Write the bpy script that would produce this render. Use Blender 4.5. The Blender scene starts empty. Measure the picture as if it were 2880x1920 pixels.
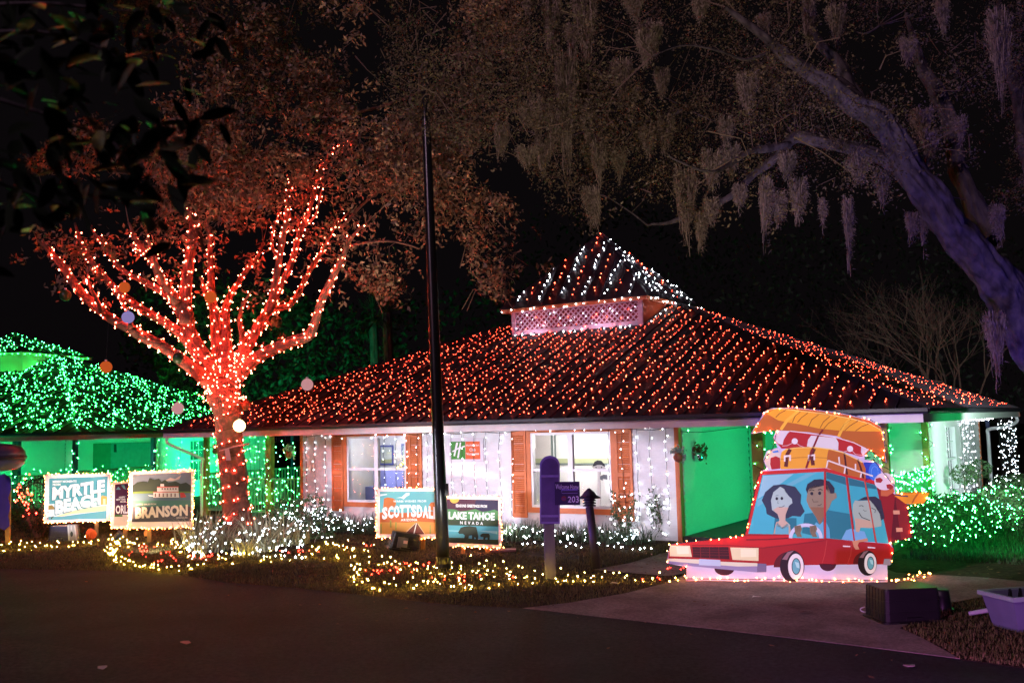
import bpy, math, random
import numpy as np
from mathutils import Vector, Matrix, noise
random.seed(7); rng=np.random.default_rng(7)
scene=bpy.context.scene
COL=scene.collection
R=math.radians
# ------------------------------------------------------------------ camera
H=2.5; F=2743.33; T=.0854; ROLL=.0247      # eye height, focal length in photo pixels, tilt up, roll
cam=bpy.data.cameras.new('camera'); camo=bpy.data.objects.new('camera',cam); COL.objects.link(camo)
cam.sensor_width=36; cam.lens=F/2880*36; cam.clip_start=.05; cam.clip_end=600
_c,_s=math.cos(ROLL),math.sin(ROLL)
_r=Vector((1,0,0)); _u=Vector((0,-math.sin(T),math.cos(T))); _f=Vector((0,math.cos(T),math.sin(T)))
_R=_r*_c-_u*_s; _U=_r*_s+_u*_c
camo.matrix_world=Matrix(((_R.x,_U.x,-_f.x,0),(_R.y,_U.y,-_f.y,0),(_R.z,_U.z,-_f.z,H),(0,0,0,1)))
cam.dof.use_dof=True; cam.dof.focus_distance=19; cam.dof.aperture_fstop=2.0
scene.camera=camo
# ------------------------------------------------------------------ night sky
w=bpy.data.worlds.new('World'); scene.world=w; w.use_nodes=True
bg=w.node_tree.nodes['Background']; bg.inputs[0].default_value=(.0036,.0027,.0033,1); bg.inputs[1].default_value=.8
vs=scene.view_settings; vs.view_transform='Standard'; vs.look='None'; vs.exposure=0; vs.gamma=1; vs.use_curve_mapping=False
scene.render.engine='CYCLES'
cy=scene.cycles; cy.use_denoising=True; cy.denoiser='OPENIMAGEDENOISE'; cy.max_bounces=5; cy.diffuse_bounces=2; cy.glossy_bounces=2
cy.transparent_max_bounces=12; cy.transmission_bounces=4; cy.use_light_tree=True; cy.sample_clamp_indirect=3; cy.caustics_reflective=False; cy.caustics_refractive=False
cy.filter_width=1.5
# ------------------------------------------------------------------ lamps of the place and added fills
def aim(o,tgt):
    d=Vector(tgt)-o.location; o.rotation_euler=d.to_track_quat('-Z','Y').to_euler()
def spot(name,loc,tgt,power,col,deg=60,blend=.5,rad=.15,scale=None):
    l=bpy.data.lights.new(name,'SPOT'); l.energy=power; l.color=col; l.spot_size=R(deg); l.spot_blend=blend; l.shadow_soft_size=rad
    o=bpy.data.objects.new(name,l); COL.objects.link(o); o.location=loc; aim(o,tgt)
    if scale: o.scale=scale
    return o
def area(name,loc,tgt,power,col,sx,sy):
    l=bpy.data.lights.new(name,'AREA'); l.shape='RECTANGLE'; l.size=sx; l.size_y=sy; l.energy=power; l.color=col
    o=bpy.data.objects.new(name,l); COL.objects.link(o); o.location=loc; aim(o,tgt); return o
# an added high lilac fill stands in for the lit houses across the street; festival floods pick out the wall, the boards and the trees
spot('street_fill',(-28,-20,22),(.5,17,.5),24000,(1.0,.60,.86),44,.5,2.0)
spot('wall_floodlight',(-18.5,7.4,3.0),(-.7,22.9,1.25),20500,(.82,.80,1.0),27,.22,.35,(1.0,.26,1))
spot('board_floodlight',(-10.1,2.0,5.2),(4.15,15.2,1.30),13600,(.98,.94,.94),13.5,.3,.2,(1.0,.80,1))
spot('sign_floodlight',(-.3,5.6,.5),(-1.55,20.3,.92),7200,(1,.98,.96),10.6,.25,.1,(1.0,.46,1))
spot('sign_floodlight',(-5.2,7.6,.4),(-10.9,24.5,.95),14500,(1,.99,.98),6.6,.3,.1,(1,.8,1))
spot('side_wall_fill',(10.6,16.6,1.9),(11.3,23.6,1.7),2600,(.86,.88,1.0),48,.6,.1)  # unseen lamp added off to the right to brighten the side wall
spot('purple_flood_and_fill',(3.6,8.9,.2),(6.4,14.8,5.6),760,(.20,.13,1.0),50,.6,.12)
spot('purple_flood_and_fill',(-6.5,15.0,.5),(.4,16.0,1.5),3400,(.20,.10,1.0),24,.5,.08)
spot('purple_flood_and_fill',(-9.5,14.0,.4),(-10.8,19.5,1.6),260,(.16,.07,1.0),30,.5,.08)
spot('purple_flood_and_fill',(3.2,6.2,.25),(4.0,11.6,.1),800,(.75,.22,.85),62,.6,.1)
spot('warm_flood_and_fill',(-9.4,22.6,.25),(-4.4,25.4,10.8),1500,(1.0,.60,.42),60,.7,.15)
spot('warm_flood_and_fill',(-3.0,20.6,.25),(-2.6,25.2,9.6),1700,(1.0,.64,.46),62,.7,.15)
spot('purple_flood_and_fill',(9.6,10.6,.3),(8.3,15.8,5.8),420,(.20,.13,1.0),56,.6,.12)  # second violet lamp, added to lift the dim upright limb
spot('warm_flood_and_fill',(1.2,8.6,.2),(1.7,13.4,7.6),950,(1.0,.78,.62),66,.7,.15)  # unseen lamp added low down to bring out the moss
spot('warm_flood_and_fill',(17.0,29.5,.3),(12,36,4.5),260,(1.0,.30,.16),70,.6,.1)  # unseen lamp added to light the bare tree
spot('green_floodlight',(-9.5,33,.3),(-11,45,3.5),3000,(.02,1.0,.38),80,.6,.1)
# ------------------------------------------------------------------ projection helpers (photo pixel -> point of the place)
K=2.5/2.3; YAW=.5723; HC=(2.5549*K,27.0074*K)
def frame(cx,cy_,yaw):
    c,s=math.cos(yaw),math.sin(yaw)
    return lambda u,v,z=0:(cx+u*c+v*s, cy_-u*s+v*c, z)
W=frame(HC[0],HC[1],YAW)
def UV(x,y):
    c,s=math.cos(YAW),math.sin(YAW); dx,dy=x-HC[0],y-HC[1]; return dx*c-dy*s, dx*s+dy*c
def ray(px,py):
    a,b=px-1440,py-960; X=a*_c-b*_s; Y=a*_s+b*_c
    dx,yc,zc=X/F,1.0,-Y/F
    return dx, yc*math.cos(T)-zc*math.sin(T), yc*math.sin(T)+zc*math.cos(T)
def gnd(px,py,z=0):
    d=ray(px,py); t=(z-H)/d[2]; return (d[0]*t,d[1]*t,z)
def at(px,py,Y):
    d=ray(px,py); t=Y/d[1]; return (d[0]*t,Y,H+d[2]*t)
def onV(px,py,v):
    s,c=math.sin(YAW),math.cos(YAW); d=ray(px,py); t=(v+HC[0]*s+HC[1]*c)/(d[0]*s+d[1]*c)
    return UV(d[0]*t,d[1]*t)[0],H+d[2]*t
def onU(px,py,u):
    s,c=math.sin(YAW),math.cos(YAW); d=ray(px,py); t=(u+HC[0]*c-HC[1]*s)/(d[0]*c-d[1]*s)
    return UV(d[0]*t,d[1]*t)[1],H+d[2]*t
class Plane:
    """upright board through a ground point, facing azimuth 'yaw' (0 = straight at the road side)"""
    def __init__(s,p,yaw=0):
        s.p=Vector((p[0],p[1],0)); s.d=Vector((math.cos(yaw),math.sin(yaw),0)); s.n=Vector((math.sin(yaw),-math.cos(yaw),0))
    def pt(s,px,py,off=0):
        d=Vector(ray(px,py)); o=Vector((0,0,H)); t=(s.p+s.n*off-o).dot(s.n)/d.dot(s.n); return o+d*t
# ------------------------------------------------------------------ materials
def lin(h):
    v=[int(h[i:i+2],16)/255 for i in (0,2,4)]; return tuple(x/12.92 if x<=.04045 else ((x+.055)/1.055)**2.4 for x in v)
def mat(name,col,rough=.7,metal=0,var=.12,scale=6,bump=0,bscale=40,spec=.4,island=0,trans=0,stretch=None):
    if isinstance(col,str): col=lin(col)
    m=bpy.data.materials.new(name); m.use_nodes=True; nt=m.node_tree; b=nt.nodes['Principled BSDF']
    b.inputs['Base Color'].default_value=(*col,1); b.inputs['Roughness'].default_value=rough; b.inputs['Metallic'].default_value=metal
    b.inputs['Specular IOR Level'].default_value=spec
    tc=nt.nodes.new('ShaderNodeTexCoord'); vec=tc.outputs['Object']
    if stretch:
        mp=nt.nodes.new('ShaderNodeMapping'); mp.inputs['Scale'].default_value=stretch; nt.links.new(vec,mp.inputs[0]); vec=mp.outputs[0]
    if var or island:
        hs=nt.nodes.new('ShaderNodeMix'); hs.data_type='RGBA'
        hs.inputs[6].default_value=(*[c*(1-max(var,island)) for c in col],1); hs.inputs[7].default_value=(*[min(1,c*(1+max(var,island))) for c in col],1)
        n=nt.nodes.new('ShaderNodeTexNoise'); n.inputs['Scale'].default_value=scale; n.inputs['Detail'].default_value=5; nt.links.new(vec,n.inputs['Vector'])
        cr=nt.nodes.new('ShaderNodeMapRange'); cr.inputs[1].default_value=.3; cr.inputs[2].default_value=.7; nt.links.new(n.outputs[0],cr.inputs[0])
        fac=cr.outputs[0]
        if island:
            g=nt.nodes.new('ShaderNodeNewGeometry'); a=nt.nodes.new('ShaderNodeMix'); a.inputs[0].default_value=.35
            nt.links.new(g.outputs['Random Per Island'],a.inputs[2]); nt.links.new(fac,a.inputs[3]); fac=a.outputs[0]
        nt.links.new(fac,hs.inputs[0]); nt.links.new(hs.outputs[2],b.inputs['Base Color'])
    if bump:
        n2=nt.nodes.new('ShaderNodeTexNoise'); n2.inputs['Scale'].default_value=bscale; n2.inputs['Detail'].default_value=6; nt.links.new(vec,n2.inputs['Vector'])
        bp=nt.nodes.new('ShaderNodeBump'); bp.inputs['Strength'].default_value=bump; bp.inputs['Distance'].default_value=.02
        nt.links.new(n2.outputs[0],bp.inputs['Height']); nt.links.new(bp.outputs[0],b.inputs['Normal'])
    if trans: b.inputs['Transmission Weight'].default_value=trans
    return m
def emis(name,col,strength,var=.45):
    m=bpy.data.materials.new(name); m.use_nodes=True; nt=m.node_tree; nt.nodes.remove(nt.nodes['Principled BSDF'])
    e=nt.nodes.new('ShaderNodeEmission'); e.inputs[0].default_value=(*col,1); e.inputs[1].default_value=strength
    if var:
        g=nt.nodes.new('ShaderNodeNewGeometry'); r=nt.nodes.new('ShaderNodeMapRange'); r.inputs[3].default_value=strength*(1-var); r.inputs[4].default_value=strength*(1+var)
        nt.links.new(g.outputs['Random Per Island'],r.inputs[0]); nt.links.new(r.outputs[0],e.inputs[1])
    nt.links.new(e.outputs[0],nt.nodes['Material Output'].inputs[0]); return m
M={}
def flat(h,rough=.55):
    k='paint_'+h
    if k not in M: M[k]=mat(k,h,rough,var=.04,scale=3)
    return M[k]
M['roof']=mat('dark_metal_roof',(.030,.023,.031),.55,.0,.35,1.6,.2,14,.35)
M['ridge']=mat('ridge_cap',(.022,.02,.024),.45,0,.2)
M['gutter']=mat('dark_gutter',(.035,.03,.042),.4,.0,.15)
M['fascia']=mat('white_fascia',(.70,.66,.66),.6,0,.06)
M['plank']=mat('white_siding',(.74,.73,.74),.65,0,.05,9,.1,60,stretch=(1,1,6))
M['soffit']=mat('soffit',(.62,.60,.60),.7)
M['orange']=mat('orange_paint',(.62,.17,.055),.55,0,.08,8,.08,50)
M['olive']=mat('weathered_post',(.30,.19,.06),.7,0,.2)
M['bluepost']=mat('dark_blue_paint',(.03,.05,.14),.5,0,.1)
M['white']=mat('white_vinyl',(.78,.77,.80),.4,0,.03)
M['lattice']=mat('lilac_lattice',(.62,.52,.68),.6,0,.06)
M['rust']=mat('orange_board',(.55,.16,.07),.6,0,.12)
M['louvre']=mat('red_louvre',(.30,.05,.07),.6,0,.15)
M['room']=mat('room_paint',(.80,.80,.80),.8,0,.03)
M['porchfloor']=mat('porch_floor',(.08,.09,.08),.7)
M['rail']=mat('green_railing',(.16,.26,.20),.6)
M['teal']=mat('teal_door',(.05,.25,.28),.5)
M['dark']=mat('dark_panel',(.02,.03,.035),.4)
M['black']=mat('black_plastic',(.009,.009,.011),.38,0,.2,8,.05)
M['pole']=mat('black_pole_paint',(.010,.010,.013),.30,0,.15,6,.06,30)
M['bollard']=mat('bronze_bollard',(.045,.04,.04),.5,0,.2)
M['cord']=mat('dark_cord',(.012,.016,.012),.6,0,0)
M['bark']=mat('bark',(.19,.105,.078),.85,0,.35,7,.9,26,.2)
M['oakbark']=mat('oak_bark',(.085,.074,.078),.92,0,.6,7,1.0,14,.12,stretch=(1,1,.4))
M['leafred']=mat('small_oak_leaf',(.17,.115,.072),.5,0,0,2,island=.75)
M['twig']=mat('twig',(.13,.09,.065),.8,0,.2)
M['oakleaf']=mat('live_oak_leaf',(.10,.075,.042),.6,0,0,2,island=.8)
M['moss']=mat('spanish_moss',(.27,.22,.165),.95,0,0,3,island=.5,spec=.1)
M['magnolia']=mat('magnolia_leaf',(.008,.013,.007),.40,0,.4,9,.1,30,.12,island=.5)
M['shrub']=mat('shrub_leaf',(.05,.10,.035),.6,0,0,3,island=.7)
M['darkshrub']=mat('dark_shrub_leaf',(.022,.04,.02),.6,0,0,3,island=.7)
M['flax']=mat('flax_blade',(.42,.43,.30),.55,0,0,3,island=.65)
M['liriope']=mat('liriope_blade',(.06,.10,.05),.55,0,0,3,island=.6)
M['grass']=mat('lawn_blade',(.14,.115,.042),.7,0,0,.7,island=.6)
M['soil']=mat('lawn_soil',(.055,.040,.026),.95,0,.35,1.2,.6,25,.1)
M['mulch']=mat('mulch',(.035,.022,.016),.95,0,.5,8,.9,30,.1)
M['road']=mat('asphalt',(.023,.0215,.028),.85,0,.42,.9,.8,90,.3)
M['road2']=mat('asphalt_old',(.032,.027,.030),.88,0,.42,.7,.8,80,.3)
M['concrete']=mat('concrete',(.27,.205,.205),.9,0,.36,1.3,.5,60,.2)
M['glass']=None
def glassmat():
    m=bpy.data.materials.new('window_glass'); m.use_nodes=True; nt=m.node_tree; nt.nodes.remove(nt.nodes['Principled BSDF'])
    t=nt.nodes.new('ShaderNodeBsdfTransparent'); g=nt.nodes.new('ShaderNodeBsdfGlossy'); g.inputs['Roughness'].default_value=.03
    lw=nt.nodes.new('ShaderNodeLayerWeight'); pw=nt.nodes.new('ShaderNodeMath'); pw.operation='POWER'; pw.inputs[1].default_value=5; nt.links.new(lw.outputs['Facing'],pw.inputs[0]); f=nt.nodes.new('ShaderNodeMath'); f.operation='MULTIPLY_ADD'; f.inputs[1].default_value=.9; f.inputs[2].default_value=.035; nt.links.new(pw.outputs[0],f.inputs[0]); x=nt.nodes.new('ShaderNodeMixShader')
    nt.links.new(f.outputs[0],x.inputs[0]); nt.links.new(t.outputs[0],x.inputs[1]); nt.links.new(g.outputs[0],x.inputs[2]); nt.links.new(x.outputs[0],nt.nodes['Material Output'].inputs[0]); return m
M['glass']=glassmat()
M['b_wall']=emis('wall_white_bulb',(.86,.90,1),20)
M['b_red']=emis('red_bulb',(1,.055,.024),55)
M['b_tree']=emis('orange_red_bulb',(1,.052,.026),290)
M['b_green']=emis('green_bulb',(.028,1,.10),90)
M['b_white']=emis('cool_white_bulb',(.80,.91,1),46)
M['b_wgreen']=emis('green_white_bulb',(.055,1,.17),80)
M['b_warm']=emis('warm_white_bulb',(1,.62,.05),480)
M['b_amber']=emis('amber_bulb',(1,.22,.05),100)
M['b_deepred']=emis('deep_red_bulb',(1,.02,.012),60)

def speckle(m,scale,amt):
    """fine aggregate over the broad stains of a paved surface"""
    nt=m.node_tree; b=nt.nodes['Principled BSDF']; l=b.inputs['Base Color'].links[0]; src=l.from_socket
    n=nt.nodes.new('ShaderNodeTexNoise'); n.inputs['Scale'].default_value=scale; n.inputs['Detail'].default_value=3; n.inputs['Roughness'].default_value=.8
    tc=nt.nodes.new('ShaderNodeTexCoord'); nt.links.new(tc.outputs['Object'],n.inputs['Vector'])
    r=nt.nodes.new('ShaderNodeMapRange'); r.inputs[1].default_value=.35; r.inputs[2].default_value=.65; r.inputs[3].default_value=1-amt; r.inputs[4].default_value=1+amt
    x=nt.nodes.new('ShaderNodeMix'); x.data_type='RGBA'; x.blend_type='MULTIPLY'; x.inputs[0].default_value=1
    nt.links.new(n.outputs[0],r.inputs[0]); nt.links.new(src,x.inputs[6]); nt.links.new(r.outputs[0],x.inputs[7]); nt.links.new(x.outputs[2],b.inputs['Base Color'])
for k in ('road','road2'): speckle(M[k],16,.55)
speckle(M['concrete'],22,.28); speckle(M['soil'],9,.5)
# ------------------------------------------------------------------ mesh helpers
ORG={}
def link(o,origin,parent):
    COL.objects.link(o)
    if parent is None: o.location=origin
    else: o.parent=parent
    ORG[o.name]=origin
    return o
def tag(o,label=None,cat=None,group=None,kind=None):
    if label: o['label']=label
    if cat: o['category']=cat
    if group: o['group']=group
    if kind: o['kind']=kind
    return o
def thing(name,label,cat,loc,group=None):
    o=bpy.data.objects.new(name,None); o.empty_display_size=.2; link(o,Vector(loc),None); return tag(o,label,cat,group)
def nmesh(name,V,Fc,m,parent=None,origin=None,smooth=False):
    V=np.asarray(V,np.float64).reshape(-1,3)
    if parent is not None: origin=ORG[parent.name]
    elif origin is None: origin=Vector((V[:,0].mean(),V[:,1].mean(),V[:,2].min()))
    me=bpy.data.meshes.new(name); V=V-np.array(origin)
    if isinstance(Fc,np.ndarray):
        k=Fc.shape[1]; n=len(Fc)
        me.vertices.add(len(V)); me.vertices.foreach_set('co',V.astype(np.float32).ravel())
        me.loops.add(n*k); me.loops.foreach_set('vertex_index',Fc.astype(np.int32).ravel())
        me.polygons.add(n); me.polygons.foreach_set('loop_start',np.arange(0,n*k,k,dtype=np.int32))
        me.update(calc_edges=True)
    else:
        me.from_pydata([tuple(v) for v in V],[],Fc); me.update()
    if smooth: me.polygons.foreach_set('use_smooth',np.ones(len(me.polygons),bool))
    me.materials.append(m)
    return link(bpy.data.objects.new(name,me),Vector(origin),parent)
class MB:
    def __init__(s,xf=None): s.v=[]; s.f=[]; s.xf=xf
    def add(s,vs,fs):
        b=len(s.v)
        s.v+= [s.xf(*v) for v in vs] if s.xf else [tuple(v) for v in vs]
        s.f+=[tuple(b+i for i in f) for f in fs]; return s
    def box(s,x0,x1,y0,y1,z0,z1):
        return s.add([(x0,y0,z0),(x1,y0,z0),(x1,y1,z0),(x0,y1,z0),(x0,y0,z1),(x1,y0,z1),(x1,y1,z1),(x0,y1,z1)],
            [(0,3,2,1),(4,5,6,7),(0,1,5,4),(1,2,6,5),(2,3,7,6),(3,0,4,7)])
    def prism(s,pts,ext):
        """closed polygon pts swept by vector ext"""
        n=len(pts); e=Vector(ext); q=[tuple(Vector(p)+e) for p in pts]
        return s.add(list(pts)+q,[tuple(range(n))[::-1],tuple(range(n,2*n))]+[(i,(i+1)%n,n+(i+1)%n,n+i) for i in range(n)])
    def tube(s,pts,rad,n=8,caps=True):
        V,Fq=tube(pts,rad,n); fs=[tuple(f) for f in Fq]
        if caps: fs+=[tuple(range(n))[::-1],tuple(range(len(V)-n,len(V)))]
        return s.add([tuple(v) for v in V],fs)
    def lathe(s,prof,c,n=20,axis=None):
        V=[];Fc=[]
        for r,z in prof:
            for i in range(n):
                a=2*math.pi*i/n; V.append((c[0]+r*math.cos(a),c[1]+r*math.sin(a),c[2]+z))
        for j in range(len(prof)-1):
            for i in range(n): Fc.append((j*n+i,j*n+(i+1)%n,(j+1)*n+(i+1)%n,(j+1)*n+i))
        Fc+=[tuple(range(n))[::-1],tuple(range(len(V)-n,len(V)))]
        return s.add(V,Fc)
    def put(s,name,m,parent=None,origin=None,smooth=False): return nmesh(name,s.v,s.f,m,parent,origin,smooth)
def tube(pts,rad,n=8):
    P=np.array([tuple(p) for p in pts],float); k=len(P)
    if np.isscalar(rad): rad=[rad]*k
    t=np.gradient(P,axis=0); t/=np.linalg.norm(t,axis=1)[:,None]+1e-9
    a=np.array([0,0,1.]) if abs(t[0][2])<.9 else np.array([1.,0,0])
    V=[]; nrm=np.cross(t[0],a); nrm/=np.linalg.norm(nrm)
    ang=np.arange(n)*2*math.pi/n; fr=[]
    for i in range(k):
        nrm=nrm-t[i]*nrm.dot(t[i]); nrm/=np.linalg.norm(nrm)+1e-9; b=np.cross(t[i],nrm); fr.append((nrm.copy(),b))
        V.append(P[i]+rad[i]*(np.cos(ang)[:,None]*nrm+np.sin(ang)[:,None]*b))
    V=np.concatenate(V); Fc=[]
    for j in range(k-1):
        for i in range(n): Fc.append((j*n+i,j*n+(i+1)%n,(j+1)*n+(i+1)%n,(j+1)*n+i))
    return V,np.array(Fc)
def smooth_path(pts,sub=5):
    P=[np.array(p,float) for p in pts]; P=[2*P[0]-P[1]]+P+[2*P[-1]-P[-2]]; out=[]
    for i in range(1,len(P)-2):
        for j in range(sub):
            t=j/sub; a,b,c,d=P[i-1:i+3]
            out.append(.5*((2*b)+(-a+c)*t+(2*a-5*b+4*c-d)*t*t+(-a+3*b-3*c+d)*t**3))
    out.append(P[-2]); return np.array(out)
_OV=np.array([(1,0,0),(-1,0,0),(0,1,0),(0,-1,0),(0,0,1.25),(0,0,-1.25)],float)
_OF=np.array([(0,2,4),(2,1,4),(1,3,4),(3,0,4),(2,0,5),(1,2,5),(3,1,5),(0,3,5)])
def bulbs(P,r,m,parent,name='bulbs',jit=.25):
    P=np.asarray(P,float).reshape(-1,3); n=len(P); rr=.70*r*(1+jit*rng.uniform(-1,1,n))
    a=rng.uniform(0,6.28,n); c,s=np.cos(a),np.sin(a)
    O=np.stack([_OV[None,:,0]*c[:,None]-_OV[None,:,1]*s[:,None],_OV[None,:,0]*s[:,None]+_OV[None,:,1]*c[:,None],np.repeat(_OV[None,:,2],n,0)],-1)
    V=P[:,None,:]+rr[:,None,None]*O
    Fc=(_OF[None]+6*np.arange(n)[:,None,None]).reshape(-1,3)
    return tag(nmesh(name,V.reshape(-1,3),Fc,m,parent),kind='stuff')
def string(path,P,r,m,label,group=None,name='light_string',cord=.005,cat='string lights'):
    """one string of lights: its cord is the thing, the small bulbs are its part"""
    path=np.asarray(path,float); V,Fc=tube(path,cord,3)
    o=nmesh(name,V,Fc,M['cord'],None,Vector(path[0])); tag(o,label,cat,group)
    bulbs(P,r,m,o); return o
def along(path,step,jit=0.0,start=.5):
    path=np.asarray(path,float); d=np.linalg.norm(np.diff(path,axis=0),axis=1); L=np.concatenate([[0],np.cumsum(d)])
    t=np.arange(step*start,L[-1],step)
    if len(t)==0: t=np.array([L[-1]/2])
    t=np.clip(t+rng.uniform(-.35,.35,len(t))*step*(1 if jit else 0),0,L[-1])
    P=np.stack([np.interp(t,L,path[:,i]) for i in range(3)],1)
    return P+rng.normal(0,1,P.shape)*jit
def leaves(C,size,m,name,parent=None,origin=None,droop=0,aspect=.45,kind=None):
    C=np.asarray(C,float); n=len(C); size=np.broadcast_to(size,(n,))*rng.uniform(.7,1.3,n)
    d=rng.normal(0,1,(n,3)); d[:,2]-=droop; d/=np.linalg.norm(d,axis=1)[:,None]
    e=np.cross(d,rng.normal(0,1,(n,3))); e/=np.linalg.norm(e,axis=1)[:,None]+1e-9
    nn=np.cross(d,e)
    s=size[:,None]
    V=np.stack([C-d*s*.5, C+e*s*aspect*.5+nn*s*.08, C+d*s*.5, C-e*s*aspect*.5+nn*s*.08],1)
    Fc=np.arange(4*n).reshape(n,4)
    o=nmesh(name,V.reshape(-1,3),Fc,m,parent,origin)
    if kind: o['kind']=kind
    return o
def blades(C,h,wd,m,name,parent=None,origin=None,lean=.5,seg=1,kind=None,az=None):
    """grass-like blades: C roots, h heights"""
    C=np.asarray(C,float); n=len(C); h=np.broadcast_to(h,(n,))*rng.uniform(.65,1.25,n)
    a=rng.uniform(0,6.283,n) if az is None else az; l=rng.uniform(.1,1,n)*lean
    dr=np.stack([np.cos(a),np.sin(a),np.zeros(n)],1); sd=np.stack([-np.sin(a),np.cos(a),np.zeros(n)],1)
    if seg==1:
        V=np.stack([C-sd*wd/2,C+sd*wd/2,C+dr*(h*l)[:,None]+np.array([0,0,1])*(h*np.sqrt(np.maximum(.05,1-l*l)))[:,None]],1)
        Fc=np.arange(3*n).reshape(n,3)
    else:
        rows=[]
        for j in range(seg+1):
            t=j/seg; p=C+dr*(h*l*t**1.7)[:,None]+np.array([0,0,1])*(h*(t-.45*l*t**2.4))[:,None]; ww=wd*(1-t**2)*.5+.0008
            rows+=[p-sd*ww,p+sd*ww]
        V=np.stack(rows,1); q=[(2*j,2*j+1,2*j+3,2*j+2) for j in range(seg)]
        Fc=(np.array(q)[None]+(2*(seg+1))*np.arange(n)[:,None,None]).reshape(-1,4)
    o=nmesh(name,V.reshape(-1,3),Fc,m,parent,origin)
    if kind: o['kind']=kind
    return o
def inpoly(x,y,poly):
    x=np.asarray(x);y=np.asarray(y); ins=np.zeros(x.shape,bool); n=len(poly)
    for i in range(n):
        (x0,y0),(x1,y1)=poly[i],poly[(i+1)%n]
        if y0==y1: continue
        c=((y0>y)!=(y1>y))&(x<(x1-x0)*(y-y0)/(y1-y0)+x0); ins^=c
    return ins
# ---- flat print on boards
def textmesh(txt,bold=.0,space=1.0,shear=0.0):
    cu=bpy.data.curves.new('text','FONT'); cu.body=txt; cu.offset=bold; cu.space_character=space; cu.shear=shear; cu.resolution_u=2
    o=bpy.data.objects.new('text',cu); COL.objects.link(o)
    dg=bpy.context.evaluated_depsgraph_get(); me=bpy.data.meshes.new_from_object(o.evaluated_get(dg))
    V=np.array([v.co[:] for v in me.vertices]); Fc=[tuple(p.vertices) for p in me.polygons]
    bpy.data.objects.remove(o); bpy.data.curves.remove(cu); bpy.data.meshes.remove(me)
    lo,hi=V.min(0),V.max(0); V=(V-lo)/np.maximum(hi-lo,1e-6); return V,Fc
def text(txt,quad,pl,off,m,parent,name='lettering',bold=.03,space=1.0,shear=0.0):
    V,Fc=textmesh(txt,bold,space,shear); tl,tr,br,bl=[np.array(q,float) for q in quad]; P=[]
    for a,b,_ in V:
        q=(1-b)*((1-a)*bl+a*br)+b*((1-a)*tl+a*tr); P.append(tuple(pl.pt(q[0],q[1],off)))
    return nmesh(name,P,Fc,m,parent)
def cv(sc,ox,oy): return lambda pts:[(ox+x/sc,oy+y/sc) for x,y in pts]
def ell(cx,cy_,rx,ry,n=28,a0=0,a1=360,rot=0):
    o=[]
    for i in range(n if a1-a0>=360 else n+1):
        a=R(a0+(a1-a0)*i/n); x,y=rx*math.cos(a),ry*math.sin(a); r=R(rot); o.append((cx+x*math.cos(r)-y*math.sin(r),cy_+x*math.sin(r)+y*math.cos(r)))
    return o
def stroke(pts,wd):
    """polyline -> polygon of width wd"""
    P=np.array(pts,float); t=np.gradient(P,axis=0); t/=np.linalg.norm(t,axis=1)[:,None]; n=np.stack([-t[:,1],t[:,0]],1)*wd/2
    return [tuple(p) for p in P+n]+[tuple(p) for p in (P-n)[::-1]]
def layer(pl,off,pts,m,parent,name,thick=.0008):
    mb=MB(); P=[pl.pt(x,y,off) for x,y in pts]
    mb.prism(P,tuple(-pl.n*thick)); return mb.put(name,m,parent)
# ------------------------------------------------------------------ ground, road, drive
def sheet(name,poly,z,m,thick=0):
    P=[(x,y,z) for x,y in poly]; mb=MB(); mb.prism(P,(0,0,-max(thick,.002)))
    o=mb.put(name,m,None,Vector((P[0][0],P[0][1],0))); o['kind']='structure'; return o
G=lambda L:[gnd(*p)[:2] for p in L]
mb=MB(); mb.add([(-160,-60,0),(160,-60,0),(160,220,0),(-160,220,0)],[(0,1,2,3)]); g_=mb.put('ground',M['soil'],None,Vector((0,0,0))); g_['kind']='structure'
edge_px=[(0,1600),(298,1605),(489,1615),(638,1638),(850,1655),(1000,1672),(1220,1697),(1470,1712),(1700,1738),(2000,1770),(2400,1817),(2560,1838),(2700,1855)]
e=G(edge_px); L0=W(-60,-17.5); R0=W(60,-15.2)
road_poly=[L0[:2]]+e+[R0[:2],W(60,-60)[:2],W(-60,-60)[:2]]
sheet('road',road_poly,.008,M['road'],.006)
old_poly=G([(-60,1786),(0,1793),(298,1840),(500,1860),(638,1878),(723,1908),(800,1960)])+[(-2,4),(-14,4),(-14,12)]
sheet('old_road_strip',old_poly,.014,M['road2'],.004)
drive_px=[(1470,1712),(1600,1697),(1760,1670),(1870,1642),(1935,1614),(1958,1558),(2300,1528),(2520,1612),(2760,1625),(3040,1652),(3040,1668),(2760,1680),(2673,1698),(2560,1755),(2530,1768),(2590,1795),(2640,1822),(2700,1855),(2400,1817),(2000,1770),(1700,1738)]
drive_poly=G(drive_px); sheet('driveway',drive_poly,.016,M['concrete'],.004)
walk_poly=G([(1668,1604),(1770,1586),(1885,1552),(1957,1556),(1934,1613),(1880,1622)]); sheet('walkway',walk_poly,.022,M['concrete'],.004)
bed_poly=[W(*p)[:2] for p in [(-5.9,-7.12),(4.9,-7.12),(5.2,-8.1),(3.4,-8.75),(.5,-8.6),(-2.5,-8.7),(-5.9,-8.5)]]
sheet('mulch_bed',bed_poly,.012,M['mulch'],.01)
tree_bed=G([(505,1552),(600,1562),(720,1560),(850,1545),(885,1520),(800,1500),(560,1500),(490,1520)]); sheet('tree_mulch_bed',tree_bed,.012,M['mulch'],.01)
dirt_poly=G([(2530,1768),(2590,1795),(2640,1822),(2700,1855),(3100,1912),(3100,1668),(2760,1681),(2673,1699),(2560,1756)]); sheet('dirt_patch',dirt_poly,.012,M['mulch'],.01)
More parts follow.
